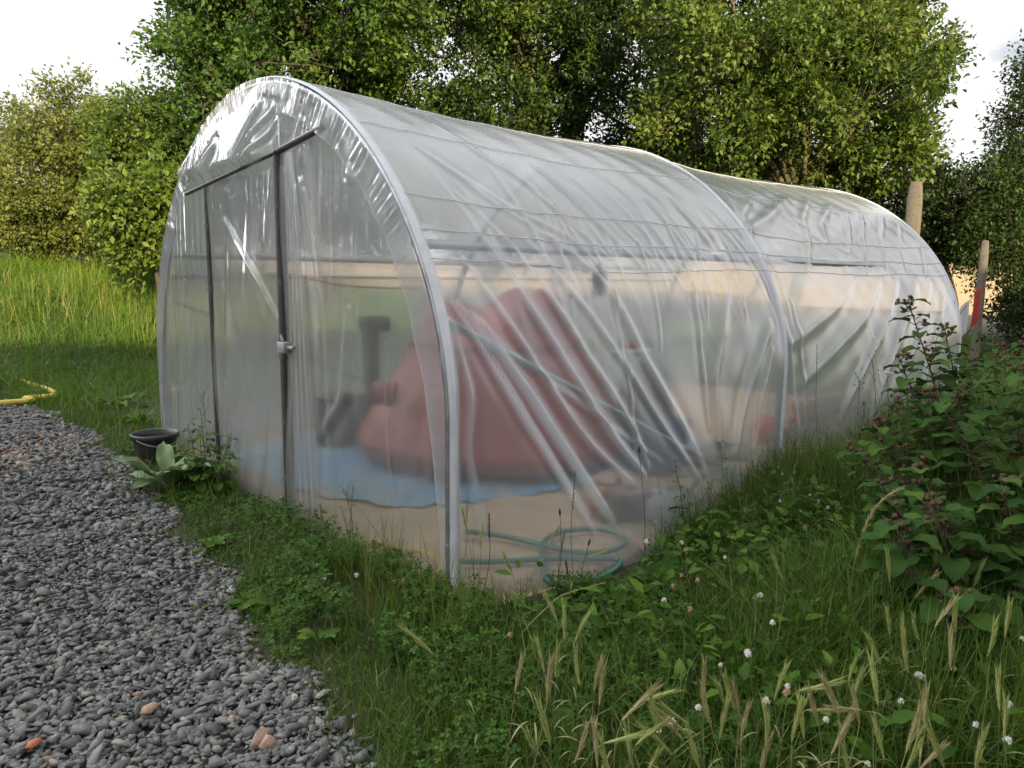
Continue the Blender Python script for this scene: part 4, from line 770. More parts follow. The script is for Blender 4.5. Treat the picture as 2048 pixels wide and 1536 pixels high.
# field stubble ridge
# ------------------------------------------------------------------ clover carpet
def trefoil():
    V = []; F = []
    for k in range(3):
        a = k*2*pi/3; d = np.array([cos(a), sin(a)]); q = np.array([-d[1], d[0]]); b = len(V)
        for (u, v_, z) in ((0, 0, 0), (.55, .42, .10), (.95, .32, .06), (1.0, 0, .0), (.95, -.32, .06), (.55, -.42, .10)): V.append([*(d*u+q*v_), z])
        F += [(b, b+3, b+2), (b, b+2, b+1), (b, b+4, b+3), (b, b+5, b+4)]
    return np.array(V), np.array(F)
TV, TF = trefoil()
def carpet(mb, p, h, s_, v_):
    n = len(p); z = terrain(p[:, 0], p[:, 1])+h; Cn = norm(np.stack([rng.normal(0, .35, n)-.15, rng.normal(0, .35, n)-.15, np.ones(n)], -1)); az = rng.uniform(0, 6.28, n); A_ = np.stack([np.cos(az), np.sin(az), 0*az], -1); A_ = norm(A_-Cn*(A_*Cn).sum(1, keepdims=True))
    inst(mb, TV, TF, np.stack([p[:, 0], p[:, 1], z], -1), A_, np.cross(Cn, A_), Cn, s_, s_, s_, v_)
mb = MB(); p = scatter(21000, -.75, .5, -2.75, -.3); e_ = p[:, 0]-edge_x(p[:, 1]); w_ = e_/.5; k = (e_ > rng.normal(.10, .06, len(p))) & (patch(p, 3.0, 33) > -.35) & outside_tunnel(p, .0) & (rng.random(len(p)) < .35+.65*np.exp(-((p[:, 1]+1.65)/.65)**2)); p = p[k]
hmax = .02+.09*sstep(0, .35, p[:, 0]-edge_x(p[:, 1]))*(1+.5*patch(p, 3.3, 2)); carpet(mb, p, hmax*rng.uniform(.25, 1.1, len(p)), rng.uniform(.008, .017, len(p)), np.clip(rng.normal(.42, .2, len(p)), 0, 1))
p = scatter(9000, -.3, 4.5, -3.9, -1.75); k = outside_tunnel(p, .04) & (patch(p, 1.9, 12) > -.25) & (np.exp(-(((p[:, 0]-.55)/.35)**2+((p[:, 1]+2.08)/.16)**2)) < .5); p = p[k]; carpet(mb, p, rng.uniform(.03, .13, len(p)), rng.uniform(.010, .022, len(p)), np.clip(rng.normal(.45, .22, len(p)), 0, 1))
p = scatter(3000, -.5, .0, -.4, 2); e_ = p[:, 0]-edge_x(p[:, 1]); p = p[e_ > .05]; carpet(mb, p, rng.uniform(.02, .07, len(p)), rng.uniform(.009, .016, len(p)), np.clip(rng.normal(.42, .2, len(p)), 0, 1))
tag(mb.build('clover', M['clover']), 'dense low clover mat in front of the near corner post', 'clover', kind='stuff')
# mixed broad leaves filling the right foreground
mb = MB(); p = scatter(5000, .0, 5.2, -4.0, -1.72); k = outside_tunnel(p, .06) & visible(p, 60) & (patch(p, 1.4, 21) > -.1) & (np.exp(-(((p[:, 0]-.55)/.4)**2+((p[:, 1]+2.08)/.18)**2)) < .4); p = p[k]; n = len(p)
O = np.stack([p[:, 0], p[:, 1], terrain(p[:, 0], p[:, 1])+rng.uniform(.03, .22, n)], -1); az = rng.uniform(0, 6.28, n); D = norm(np.stack([np.cos(az), np.sin(az), rng.uniform(-.1, .9, n)], -1)); s_ = rng.uniform(.03, .08, n)
leaves_at(mb, O, D, s_, s_*.5, np.clip(rng.normal(.45, .22, n), 0, 1), True); tag(mb.build('ground_weeds', M['weed']), 'low broad leafed ground weeds among the long grass', 'weeds', kind='stuff')

# ------------------------------------------------------------------ big leaf maker
def big_leaf(mb, o, az, L_, Wd, el=.5, droop=.9, shape='oval', v_=.5, wave=.03, nl=10, nw=7):
    t = np.linspace(0, 1, nl); u = np.linspace(-1, 1, nw); TT, UU = np.meshgrid(t, u, indexing='ij')
    if shape == 'heart': wv = np.sin(pi*np.clip(t, 0, 1)**.62)**.8*(1.05-.35*t)
    elif shape == 'lance': wv = np.sin(pi*t**.9)**.75*(.6+.4*np.sin(pi*t))
    else: wv = np.sin(pi*np.clip(t*.92+.04, 0, 1))**.7
    wv = np.maximum(wv, .03); wv[-1] = .02
    a = el-droop*TT; dx = np.cumsum(np.cos(el-droop*t))/nl*L_; dz = np.cumsum(np.sin(el-droop*t))/nl*L_
    w_ = UU*wv[:, None]*Wd/2; fold_ = np.abs(UU)*wv[:, None]*Wd*.16+wave*L_*np.sin(TT*14+UU*3+az)*np.abs(UU)
    rx_ = dx[:, None]-np.sin(a)*fold_ - (np.abs(UU)**2*.12*L_*(t[:, None] < .25)*(shape == 'heart')); z_ = dz[:, None]+np.cos(a)*fold_
    c_, s_ = cos(az), sin(az); V = np.stack([o[0]+rx_*c_-w_*s_, o[1]+rx_*s_+w_*c_, o[2]+z_], -1); grid(mb, V, v_)
def rosette(name, label, px, py, n, L_, Wd, mm, shape='oval', el=(.3, 1.0), seed=0, cat='weed', z=0, stalk=None, group=None):
    r = np.random.default_rng(seed); c_ = G(px, py, z); c_[2] = float(terrain(c_[0], c_[1])); t = thing(name, c_, label, cat, group); mb = MB()
    for k in range(n):
        az = k*2.4+r.normal(0, .25); e = r.uniform(*el); big_leaf(mb, c_+(.01*cos(az), .01*sin(az), .01), az, L_*r.uniform(.65, 1.1), Wd*r.uniform(.7, 1.1), e, r.uniform(.6, 1.3), shape, np.clip(r.normal(.5, .2), 0, 1))
    mb.build('leaves', mm, t)
    if stalk:
        mb = MB(); tube(mb, smooth_line([c_, c_+(.01, 0, stalk*.5), c_+(.03, .01, stalk)], 8), .004, 6); mb.build('stalk', M['stem'], t)
    return t
rosette('mullein', 'pale woolly leafed mullein rosette beside the black bucket', 338, 985, 14, .40, .14, M['mullein'], 'lance', (.35, 1.25), 1)
DK = 'broad leafed docks along the gravel edge'
for i, (px, py, n, L_, Wd, lb) in enumerate([(560, 1215, 11, .15, .062, 'dock rosette spreading onto the gravel edge'), (605, 1190, 6, .14, .05, 'upright dock leaf clump just behind the gravel edge dock'), (430, 1100, 9, .12, .05, 'small dock rosette below the nettle'), (500, 1215, 7, .11, .055, 'flat rosette half on the gravel'),
    (360, 1000, 7, .14, .05, 'green leafy weed at the foot of the mullein'), (240, 815, 12, .30, .08, 'bright dock clump at the foot of the bank'), (285, 850, 8, .22, .07, 'dock leaves next to the black bucket'), (640, 1290, 6, .10, .05, 'little dock in the clover mat'), (400, 1225, 2, .035, .03, 'single green leaf lying on the gravel'),
    (1230, 1225, 12, .20, .12, 'large leafed burdock seedling below the sand patch'), (1320, 1185, 9, .19, .12, 'wide leafed weed right of the sand patch'), (1180, 1290, 8, .18, .07, 'dark leafy clump under the wild barley'), (1500, 1160, 12, .20, .045, 'fan of narrow upright plantain leaves'), (1570, 1150, 9, .18, .05, 'second fan of plantain leaves nearer the burdock'),
    (1640, 1250, 9, .17, .13, 'rounded mallow leaves left of the burdock'), (1420, 1105, 7, .17, .08, 'pale dock leaves by the clover flowers'), (1690, 1190, 8, .18, .12, 'broad dark leaf clump at the burdock foot'), (1450, 1290, 8, .15, .10, 'round leafed mallow in the middle of the long grass'), (1620, 1060, 6, .16, .08, 'light green dock leaf clump behind the mallow'),
    (1150, 1210, 6, .15, .05, 'upright leaves at the edge of the sand patch'), (1380, 1230, 8, .16, .10, 'mallow clump right of the wide leafed weed'), (1130, 1500, 6, .10, .06, 'low leaf clump at the bottom edge')]):
    rosette('mallow' if 'mallow' in lb else 'dock', lb, px, py, n, L_, Wd, M['weed'] if px < 1200 or i % 2 else M['burdock'], 'heart' if Wd > .09 else ('lance' if 'plantain' in lb or 'upright' in lb else 'oval'), (.8, 1.4) if 'upright' in lb else (.25, 1.1), 40+i, 'weed', group=DK if px < 700 else 'broad leafed weeds in the right foreground')
# ------------------------------------------------------------------ leafy stems (nettle-like, burdock)
def leafy_plant(name, label, cat, base, stems, mleaf, seed, leafL, leafW, shape='oval', group=None, burrs=False, step=.05, stem_r=.005, bottom=1.0):
    r = np.random.default_rng(seed); base = np.array(base, float); base[2] = float(terrain(base[0], base[1])); t = thing(name, base, label, cat, group); sm, lm, bm_ = MB(), MB(), MB()
    for (dx, dy, h, lean, laz) in stems:
        b = base+(dx, dy, 0); b[2] = base[2]; tip = b+(lean*cos(laz), lean*sin(laz), h); mid = (b+tip)/2+(-.15*lean*cos(laz), -.15*lean*sin(laz), .06*h); q = smooth_line([b, mid, tip], 14)
        tube(sm, q, np.linspace(stem_r*1.5, stem_r*.5, 14), 6, a=.3)
        nn = int(h/step)
        for k in range(nn):
            f = (k+.6)/nn; o = q[min(int(f*13), 12)]*(1-(f*13 % 1))+q[min(int(f*13)+1, 13)]*(f*13 % 1); sc = (1-(.58 if burrs else .72)*f)*bottom
            az = k*2.39+r.normal(0, .3); pl = .35*leafL*sc; o2 = o+np.array([cos(az)*pl, sin(az)*pl, pl*.5]); tube(sm, [o, o2], .002, 4, a=.2, cap=False)
            big_leaf(lm, o2, az, leafL*sc*r.uniform(.8, 1.15), leafW*sc*r.uniform(.8, 1.15), r.uniform(.0, .5), r.uniform(.6, 1.2), shape, np.clip(r.normal(.45, .2), 0, 1), wave=.045, nl=10, nw=7)
            if burrs and f > .5 and r.random() < .7:
                for j in range(1):
                    a2 = r.uniform(0, 6.28); L2_ = r.uniform(.04, .13)*(1.25-f); e = o+np.array([cos(a2)*L2_, sin(a2)*L2_, L2_*r.uniform(.3, 1.1)]); tube(sm, [o, (o+e)/2+(0, 0, .01), e], .0022, 4, a=.6, cap=False)
                    for m_ in range(r.integers(1, 4)): burr(bm_, e+r.normal(size=3)*.014, r.uniform(.007, .011), r)
                    if r.random() < .6: big_leaf(lm, (o+e)/2, a2+.6, .05, .035, .4, .8, 'oval', .5, nl=6, nw=5)
        if burrs:
            for m_ in range(4): burr(bm_, tip+r.normal(size=3)*.016+(0, 0, .01), r.uniform(.009, .013), r)
    sm.build('stems', M['stem_dark'] if burrs else M['stem'], t); lm.build('leaves', mleaf, t)
    if burrs: bm_.build('burrs', M['burr'], t)
    return t
_ico = None
def burr(mb, c, rad_, r):
    d = norm(r.normal(size=(26, 3))); n = len(d); A_, B_, C_ = frames(d)
    Tt = np.array([(0, .16, 0), (0, -.08, .14), (0, -.08, -.14), (1, 0, 0)]); inst(mb, Tt, np.array([(0, 1, 3), (1, 2, 3), (2, 0, 3)]), c+d*rad_*.35, A_, B_, C_, rad_*1.0, rad_*1.6, rad_*1.6, r.uniform(0, 1, n))
    lathe(mb, [(0, -rad_*.8), (rad_*.6, -rad_*.5), (rad_*.75, 0), (rad_*.6, rad_*.5), (0, rad_*.8)], c, 8, a=.3)
G_B = 'burdock bushes on the right'
def B(px, py): return G(px, py)
leafy_plant('burdock', 'tall burdock with brown burrs against the far end of the tunnel film', 'weed', B(1900, 1090), [(0, 0, 1.12, .28, 1.9), (.05, -.05, .98, .22, 1.2), (-.05, .05, .85, .28, 2.5), (.1, .02, .80, .25, .2), (0, -.1, .7, .3, 3.0)], M['burdock'], 61, .17, .14, 'heart', G_B, True, .028, .005, 1.1)
leafy_plant('burdock', 'bushy burdock filling the right edge of the picture', 'weed', B(2050, 1180), [(0, 0, .95, .25, 1.0), (.05, -.05, .9, .2, 2.6), (-.1, .05, .8, .35, 2.2), (.1, .02, .85, .25, -.5), (0, -.12, .7, .35, 3.4), (-.1, -.1, .6, .3, 4.2)], M['burdock'], 62, .18, .15, 'heart', G_B, True, .028, .005, 1.1)
leafy_plant('burdock', 'low spreading burdock with big dark leaves nearest the viewer', 'weed', B(1930, 1330), [(0, 0, .52, .15, 1.7), (.05, .05, .45, .25, .6), (-.05, .1, .5, .2, 2.6), (.05, -.05, .38, .2, -.6), (-.1, 0, .34, .22, 3.3)], M['burdock'], 63, .20, .17, 'heart', G_B, True, .026, .005, 1.1)
leafy_plant('burdock', 'side branching burdock reaching left over the long grass', 'weed', B(1830, 1180), [(0, 0, .55, .3, 2.3), (.05, .05, .62, .2, 1.4), (-.05, .0, .45, .3, 3.0), (.1, .1, .7, .2, .6)], M['burdock'], 64, .16, .13, 'heart', G_B, True, .028, .004, 1.1)
leafy_plant('burdock', 'dense burdock behind the bushy one at the right edge', 'weed', B(2030, 1040), [(0, 0, .95, .25, 1.5), (.1, 0, .9, .25, .5), (-.1, .05, .85, .3, 2.4), (.2, -.1, .85, .25, -.4), (.3, -.1, .85, .25, 1.4), (.4, -.2, .9, .25, 1.4)], M['burdock'], 65, .16, .13, 'heart', G_B, True, .05, .006, 1.3)
leafy_plant('burdock', 'leafy burdock at the bottom of the right edge, under the bushy one', 'weed', B(2060, 1300), [(0, 0, .55, .2, 1.0), (.1, -.05, .6, .2, 2.6), (-.1, .05, .5, .3, 2.2), (.1, .1, .6, .2, -.5), (-.15, .12, .6, .25, 1.6)], M['burdock'], 75, .16, .13, 'heart', G_B, True, .028, .005, 1.1)
leafy_plant('burdock', 'narrow leafy burdock between the seed stalks and the tall burdock', 'weed', B(1850, 1060), [(0, 0, .62, .15, 1.0), (.1, -.05, .55, .2, 2.6), (-.1, .05, .45, .2, 2.2)], M['burdock'], 76, .14, .11, 'heart', G_B, True, .028, .005, 1.1)
leafy_plant('nettle', 'bushy dark green nettle against the gable film', 'weed', G(415, 985), [(0, 0, .50, .06, 1.5), (.03, -.08, .36, .10, -.9), (-.03, .05, .42, .05, 2.4), (0, -.13, .28, .10, -1.2), (-.05, -.03, .32, .1, 3.3), (.0, .08, .36, .08, 1.2)], M['weed'], 66, .115, .062, 'oval', None, False, .024, .004, 1.2)
leafy_plant('willowherb', 'thin feathery weed stem in front of the gable film', 'weed', G(700, 1110), [(0, 0, .33, .04, .5), (.02, .03, .22, .05, 2)], M['weed'], 67, .045, .012, 'lance', None, False, .022, .0025, 1.0)
leafy_plant('willowherb', 'tall wispy stem with small leaves left of the seeding docks', 'weed', G(1345, 1010), [(0, 0, .42, .10, 2.2), (.05, .0, .30, .05, 1.0)], M['weed'], 68, .05, .010, 'lance', None, False, .03, .002, 1.0)
leafy_plant('willowherb', 'branching wispy weed in front of the middle hoop', 'weed', G(1460, 985), [(0, 0, .50, .06, 2.2), (.05, .0, .42, .10, .5), (.02, .05, .36, .1, 3.4)], M['weed'], 69, .055, .012, 'lance', None, False, .03, .0025, 1.0)
leafy_plant('clover_tuft', 'small bushy tuft at the foot of the gable', 'weed', G(650, 1120), [(0, 0, .11, .05, 1.5), (.03, -.08, .13, .08, -.9), (-.03, .05, .10, .05, 2.4), (0, -.13, .12, .08, -1.2), (-.05, -.03, .1, .06, 3.3)], M['weed'], 70, .05, .035, 'oval', None, False, .016, .002, 1.1)

for i, (px, py) in enumerate([(1380, 1085), (1400, 1015), (1440, 1060), (1500, 1005), (1560, 1015), (1620, 990), (1680, 1005), (1725, 1045), (1560, 1085), (1480, 1120), (1650, 1090), (1330, 1110), (1600, 960), (1540, 950)]):
    r_ = np.random.default_rng(300+i); h_ = r_.uniform(.24, .46); leafy_plant('weed_stem', 'thin leafy weed stem in the tall tangled growth beside the tunnel wall', 'weed', G(px, py), [(r_.normal()*.03, r_.normal()*.03, h_*r_.uniform(.6, 1.1), r_.uniform(.03, .14), r_.uniform(0, 6.28)) for _ in range(3)], M['weed'], 310+i, .065, r_.uniform(.012, .03), 'lance', 'weed stems beside the tunnel wall', False, .028, .0022, 1.0)
# ------------------------------------------------------------------ seed stalks standing against the film
def stalk(name, label, cat, tip_px, base_px, kind, group, seed=0, m='stem_dark', r_=.0016, bow=.02):
    b = G(*base_px); b[2] = float(terrain(b[0], b[1])); tp_ = P(tip_px[0], tip_px[1], depth_of(b)); t = thing(name, b, label, cat, group); r = np.random.default_rng(seed)
    q = smooth_line([b, (b+tp_)/2+np.array([rx[0], rx[1], 0])*bow, tp_], 12); mb = MB(); tube(mb, q, np.linspace(r_*1.3, r_*.8, 12), 5, a=.3); mb.build('stem', M[m], t); d = norm(q[-1]-q[-3]); mb = MB()
    if kind == 'plantain': lathe(mb, [(0, -.004), (.004, 0), (.0052, .008), (.004, .02), (.001, .027), (0, .028)], tp_, 8, d); mb.build('seed_head', M['seedhead'], t)
    elif kind == 'spike':
        for k in range(22):
            f = k/22; o = q[-1]-(q[-1]-q[5])*f*.55; a = k*2.4; lathe(mb, [(0, 0), (.0028, .004), (0, .010)], o, 5, norm(d+.7*np.array([cos(a), sin(a), 0]))); 
        mb.build('seed_spike', M['straw'] if m == 'stem' else M['seedhead'], t)
    elif kind == 'umbel':
        for k in range(26):
            a = k*2.4; rr_ = .030*math.sqrt(k/26); e = tp_+np.array([rr_*cos(a), rr_*sin(a), .024-.006*(rr_/.03)]); tube(mb, [tp_, e], .0006, 3, cap=False); lathe(mb, [(0, 0), (.0045, .001), (.004, .004), (0, .005)], e, 6)
        mb.build('umbel', M['flower'], t)
    elif kind == 'spray':
        sm = MB()
        for k in range(9):
            a = k*2.4; o = q[-1]-(q[-1]-q[6])*(k/9)*.5; e = o+np.array([cos(a)*.03, sin(a)*.03, .035+.02*r.random()]); tube(sm, [o, (o+e)/2+(0, 0, .006), e], .0008, 3, cap=False); lathe(mb, [(0, 0), (.004, .003), (.003, .009), (0, .012)], e, 6, (.2, .1, 1))
        sm.build('branchlets', M[m], t); mb.build('seed_heads', M['seedhead'] if seed % 2 else M['flower_dry'], t)
    return t
G_S = 'seed stalks standing against the tunnel film'
SK = [((1279, 905), (1285, 1195), 'plantain', 'tall dark plantain stalk left of the clover flowers'), ((1150, 945), (1150, 1200), 'spike', 'long thin grass spike over the green hose'), ((1120, 1030), (1108, 1200), 'plantain', 'brown headed plantain over the hose loop'), ((1129, 1065), (1120, 1200), 'spike', 'short dark spike just right of the brown plantain'),
 ((904, 1020), (906, 1190), 'plantain', 'short plantain right against the near corner post'), ((935, 985), (945, 1190), 'spike', 'green spike right of the near corner post'), ((978, 1028), (965, 1200), 'spike', 'bare dark straw leaning right of the corner post'), ((1177, 1090), (1165, 1210), 'plantain', 'small headed plantain in the middle of the hose loop'),
 ((1132, 1125), (1130, 1215), 'spike', 'short bent spike below the hose loop'), ((1316, 955), (1345, 1080), 'spike', 'leaning green spike beyond the tall plantain'), ((1232, 945), (1270, 1060), 'plantain', 'tiny dark head in front of the board pile'), ((1452, 800), (1470, 960), 'plantain', 'high dark bud before the middle hoop'),
 ((1485, 845), (1478, 985), 'plantain', 'short bud stalk right of the high bud'), ((1404, 868), (1410, 990), 'plantain', 'small dark bud left of the wispy weed'), ((1493, 980), (1487, 1080), 'plantain', 'dark bud among the clover flowers'), ((1634, 690), (1640, 980), 'spike', 'very tall thin grass stem before the second bay'),
 ((1745, 720), (1752, 1010), 'spray', 'tall branching seed stalk left of the white umbel'), ((1719, 755), (1722, 960), 'spray', 'shorter curled seed stalk in front of the second bay'), ((1775, 752), (1768, 985), 'umbel', 'white flat flower umbel on a tall stem'), ((1728, 810), (1742, 970), 'plantain', 'brown plantain under the branching stalk'), ((1735, 840), (1750, 1000), 'spike', 'dark spike rising beside the umbel stem'),
 ((560, 0), (560, 0), None, ''), ((692, 985), (705, 1120), 'spray', 'small airy seed stalk in front of the gable film'), ((640, 1010), (668, 1120), 'spike', 'thin grass spike by the door jamb'), ((405, 790), (412, 985), 'spray', 'pale airy stalk above the nettle')]
for i, (a, b, k, lb) in enumerate(SK):
    if k: stalk('seed_stalk', lb, 'weed', a, b, k, G_S, i, 'stem' if k in ('spike',) and i % 2 else 'stem_dark', bow=.02*(-1)**i)

# ------------------------------------------------------------------ wild barley
def barley_head(seed, L_=.088):
    r = np.random.default_rng(seed); mb = MB(); ax = np.linspace(0, 1, 9); bend = .18*r.uniform(-1, 1)
    cp = np.stack([bend*L_*ax**2, 0*ax, L_*ax], -1); tube(mb, cp, .0032*np.sin(pi*np.clip(ax*.8+.15, 0, 1)), 6, a=.5)
    n = 90; f = r.uniform(.02, .98, n); a = r.uniform(0, 6.28, n); O = np.stack([bend*L_*f**2, 0*f, L_*f], -1); D = norm(np.stack([np.cos(a)*.19+bend*f, np.sin(a)*.19, np.ones(n)], -1)); A_, B_, C_ = frames(D, np.stack([-np.sin(a), np.cos(a), 0*a], -1))
    Tt = np.array([(0, .5, 0), (0, -.5, 0), (1, 0, 0)]); inst(mb, Tt, np.array([(0, 1, 2)]), O, A_, B_, C_, r.uniform(.03, .05, n), .0016, 1, r.uniform(0, 1, n))
    k_ = 22; f = np.linspace(.03, .95, k_); a = np.where(np.arange(k_) % 2, 0, pi)+.3; O = np.stack([bend*L_*f**2+.0015*np.cos(a), .0015*np.sin(a), L_*f], -1); D = norm(np.stack([np.cos(a)*.3, np.sin(a)*.3, np.ones(k_)], -1)); A_, B_, C_ = frames(D)
    inst(mb, L4T, L4F, O, A_, B_, C_, .012, .006, .01, .5); return mb
M['barley_green'] = mat('barley_green', ramp=[(0, (.27, .34, .08)), (1, (.52, .54, .22))], rough=.6, transl=.3); M['barley_dry'] = mat('barley_dry', ramp=[(0, (.34, .30, .13)), (1, (.56, .50, .27))], rough=.6, transl=.3)
protos = []
for dry in (0, 1):
    for s_ in range(3):
        o = barley_head(80+s_+dry*7).build('head', M['barley_dry' if dry else 'barley_green']); protos.append(o.data); bpy.data.objects.remove(o)
HD = [(1115,1206,-5,0),(1129,1240,0,0),(1150,1244,8,0),(1089,1303,-12,0),(1111,1314,0,0),(1160,1331,-3,0),(1094,1366,3,1),(1188,1342,0,1),(1199,1370,8,1),(1244,1401,40,1),(1282,1363,70,0),(1272,1450,35,0),(1209,1446,80,0),(1101,1450,-15,0),(1080,1471,-25,0),(1405,1349,-5,1),(1422,1412,-28,1),(1377,1408,-40,0),(1371,1425,-50,0),(1366,1440,-45,1),(1342,1468,-40,0),(1471,1380,-25,0),(1481,1440,0,1),(1447,1366,-25,0),(1440,1436,5,0),(1265,1495,0,0),(1227,1523,-25,0),(1195,1495,0,1),(1150,1485,10,1),(1178,1073,75,0),(1098,1052,25,1),(1024,1105,-15,0),(962,1060,-5,0),(934,1025,-12,0),(866,1268,-48,0),(1030,1345,18,1),
 (1567,1123,-32,0),(1780,1123,-8,0),(1879,1123,-18,0),(1830,1155,35,1),(1870,1214,28,1),(1917,1217,78,1),(1911,1225,-8,0),(1946,1138,5,0),(2010,1234,8,0),(1780,1228,-22,0),(1809,1255,-5,0),(1838,1240,-18,0),(1760,1287,-32,0),(1815,1304,-12,0),(1698,1322,5,0),(1707,1357,8,0),(1900,1296,15,1),(1549,1360,-5,0),(1596,1342,60,0),(1678,1392,-15,1),(1722,1380,-70,1),(1719,1407,-25,1),(1637,1410,-18,1),(1613,1380,80,1),(1479,1392,-12,1),(1608,1436,-8,0),(1532,1450,3,0),(1584,1442,5,0),(1663,1468,15,1),(1768,1477,-22,0),(1812,1465,15,1),(1850,1415,-10,1),(1812,1500,30,0),(1838,1500,28,1),(1888,1494,-18,0),(1975,1272,12,0),(1999,1380,0,0),(1756,1369,0,0),(2008,1436,0,0),(1290,1520,10,0),(1400,1500,-10,0),(1520,1510,12,1),(1700,1515,-15,0),(1950,1500,10,0),(1320,1430,-25,0)]
BG = {('L', 0): ('wild_barley', 'green bristly wild barley stalk in the clump at bottom centre', 'green barley heads at bottom centre'), ('L', 1): ('wild_barley', 'straw coloured wild barley stalk in the clump at bottom centre', 'straw barley heads at bottom centre'),
      ('R', 0): ('wild_barley', 'green bristly wild barley stalk in the bottom right grass', 'green barley heads at bottom right'), ('R', 1): ('wild_barley', 'straw coloured wild barley stalk in the bottom right grass', 'straw barley heads at bottom right')}
special = {(1178, 1073): 'yellow green barley head lying level across the green hose', (1098, 1052): 'straw barley head in front of the hose, by the corner post', (866, 1268): 'lone green barley head leaning over the clover mat', (1024, 1105): 'lone green barley head before the sandy floor', (962, 1060): 'green barley head just right of the corner post', (934, 1025): 'green barley head overlapping the corner post', (1030, 1345): 'rusty straw barley head left of the centre clump', (1567, 1123): 'green barley head leaning left, highest in the middle of the grass'}
r3 = np.array([rx[0], rx[1], 0])
for i, (px, py, lean, dry) in enumerate(HD):
    zh = rng.uniform(.24, .38) if py < 1460 else rng.uniform(.2, .27)
    if py < 1260: zh = rng.uniform(.24, .34)
    hp_ = G(px, py+40, zh); gz = float(terrain(hp_[0], hp_[1])); la = R(lean); hd = norm(r3*sin(la)+np.array([0, 0, cos(la)])-fw*np.array([1, 1, 0])*.0+rng.normal(size=3)*.12)
    bs = hp_.copy(); bs[2] = gz; bs[:2] -= r3[:2]*sin(la)*.12+rng.normal(size=2)*.03
    key = ('L' if px < 1330 else 'R', dry); nm, lb, gr = BG[key]; lb2 = special.get((px, py))
    t = thing(nm, bs, lb2 or lb, 'grass stalk', None if lb2 else gr); mb = MB(); m1 = bs+(hp_-bs)*.55+np.array([0, 0, .05])*abs(sin(la)); q = smooth_line([bs, m1, hp_-hd*.04*abs(sin(la)), hp_], 12); tube(mb, q, np.linspace(.0014, .0010, 12), 4, a=.85 if dry else .2)
    for j in range(2):
        o = q[3+3*j]; big_leaf(mb, o, rng.uniform(0, 6.28), rng.uniform(.07, .12), .005, 1.1, 1.6, 'lance', .3+.5*dry, 0, 7, 3)
    mb.build('stem', M['stem'], t)
    h = bpy.data.objects.new('head', protos[dry*3+i % 3]); C.objects.link(h); h.parent = t; sc = rng.uniform(.85, 1.15)
    h.matrix_parent_inverse = Matrix.Translation(-Vector(bs)); h.matrix_basis = Matrix.Translation(Vector(hp_)) @ Vector(hd).to_track_quat('Z', 'Y').to_matrix().to_4x4() @ Matrix.Rotation(rng.uniform(0, 6.28), 4, 'Z') @ Matrix.Scale(sc, 4)
# tall nodding straw stem near the burdock
for (pts, lb) in (([(1690, 1300), (1695, 1200), (1712, 1110), (1735, 1040), (1760, 1000), (1800, 978)], 'tall drooping straw coloured grass plume left of the burdock'), ([(1030, 1300), (1045, 1262), (1120, 1190), (1210, 1165)], 'pale bent grass stem arching over the clover')):
    b = G(*pts[0]); dpt = depth_of(b); q = np.array([P(a, c_, dpt) for a, c_ in pts]); q[0] = b; t = thing('grass_plume', b, lb, 'grass stalk'); q = smooth_line(q, 24); mb = MB(); tube(mb, q, np.linspace(.0022, .0012, 24), 5, a=.9); mb.build('stem', M['stem'], t)
    mb = MB(); n = 240; f = rng.uniform(.52, 1, n); ii = f*23; i0 = np.minimum(ii.astype(int), 22); O = q[i0]+(q[i0+1]-q[i0])*(ii-i0)[:, None]; Dq = norm(q[i0+1]-q[i0]); D = norm(Dq+rng.normal(size=(n, 3))*.25); A_, B_, C_ = frames(D); inst(mb, L4T, L4F, O, A_, B_, C_, rng.uniform(.012, .034, n), .0022, .01, rng.random(n))
    if 'plume' in lb: mb.build('plume', M['barley_dry'], t)
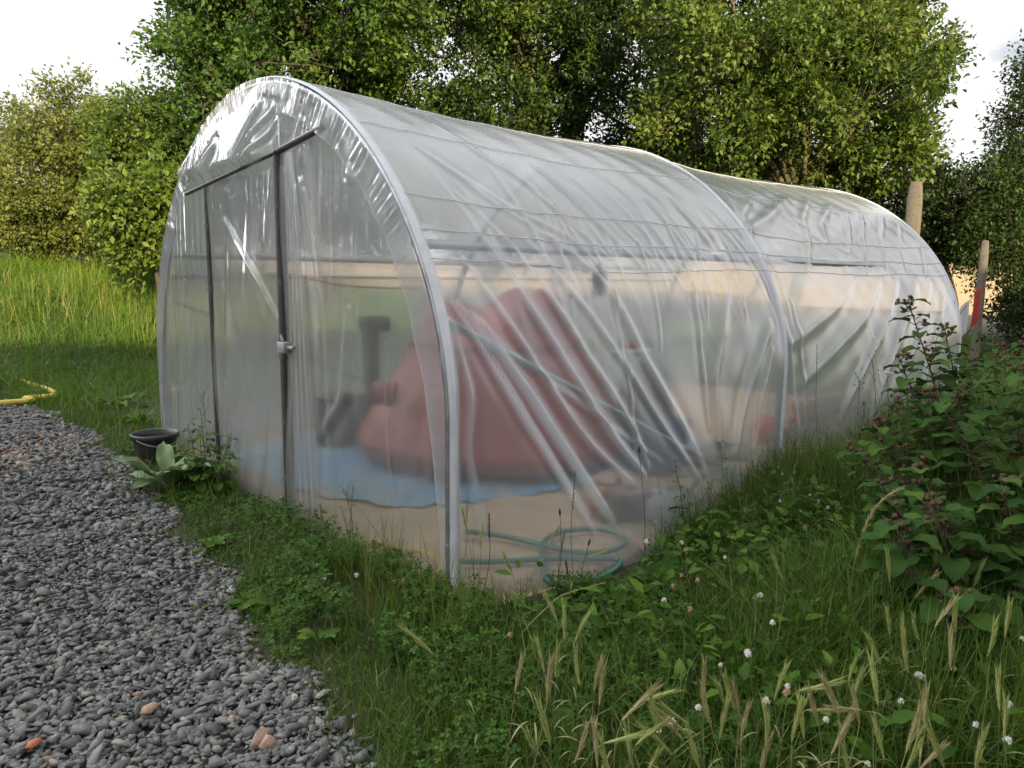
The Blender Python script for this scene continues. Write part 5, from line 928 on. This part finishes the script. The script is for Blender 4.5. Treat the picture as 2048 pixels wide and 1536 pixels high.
# ------------------------------------------------------------------ clover flowers
def clover_head(mb, c, r_, rr_):
    n = 46; d = norm(rr_.normal(size=(n, 3))+(0, 0, .35)); A_, B_, C_ = frames(d); inst(mb, L4T, L4F, c+d*r_*.25, A_, B_, C_, r_*.95, r_*.45, r_*.5, .5)
    lathe(mb, [(0, -r_*.5), (r_*.5, -r_*.3), (r_*.6, .1*r_), (r_*.4, r_*.5), (0, r_*.6)], c, 8)
fl = []
for k in range(2):
    mb = MB(); clover_head(mb, np.zeros(3), .011, np.random.default_rng(5+k)); o = mb.build('flower_head', M['flower' if k == 0 else 'flower_dry']); fl.append(o.data); bpy.data.objects.remove(o)
CF = [(1557,935,0),(1565,948,0),(1588,944,0),(1585,965,0),(1620,990,0),(1638,1003,0),(1656,1015,0),(1600,1023,0),(1560,1002,0),(1612,1052,1),(1293,1083,0),(1363,1085,0),(1372,1100,1),(1450,1115,0),(1362,1150,1),(1328,1200,0),(1347,1172,1),(1380,1218,1),(1520,1190,0),(1495,1305,0),(1441,1330,0),(1396,1415,0),(1345,1443,0),(1318,1460,0),(1545,1245,0),(1497,1310,0),(1522,1190,0),(1575,1372,0),(1573,1385,1),(1532,1401,0),(1652,1439,0),(1802,1402,0),(1837,1350,0),(1848,1355,0),(1908,1338,0),(1952,1449,0),(2017,1409,0),(2015,1480,0),(1735,1527,0),(2045,1277,0),(713,1150,0),(650,1158,0),(588,1393,0),(1480,980,1),(1430,982,1),(1465,1075,1),(1310,1045,1),(1020,1270,1),(1395,1160,1)]
for i, (px, py, dry) in enumerate(CF):
    zh = .09 if px < 900 else rng.uniform(.18, .29); c_ = G(px, py, zh); bs = c_.copy(); bs[:2] += rng.normal(size=2)*.02; bs[2] = float(terrain(bs[0], bs[1]))
    t = thing('clover_flower', bs, 'browning clover flower head on a thin stem among the foreground weeds' if dry else ('white clover flower in the strip by the gravel' if px < 900 else 'round white clover flower standing in the right foreground weeds'), 'flower', ('browning clover flowers' if dry else ('clover flowers by the gravel' if px < 900 else 'white clover flowers in the right foreground')))
    mb = MB(); tube(mb, smooth_line([bs, (bs+c_)/2+rng.normal(size=3)*.006, c_], 6), .0010, 4, a=.2); mb.build('stem', M['stem'], t)
    h = bpy.data.objects.new('flower_head', fl[dry]); C.objects.link(h); h.parent = t; h.matrix_parent_inverse = Matrix.Translation(-Vector(bs)); h.matrix_basis = Matrix.Translation(Vector(c_)) @ Matrix.Rotation(rng.uniform(0, 6), 4, 'Z') @ Matrix.Scale(rng.uniform(.6, .95), 4)
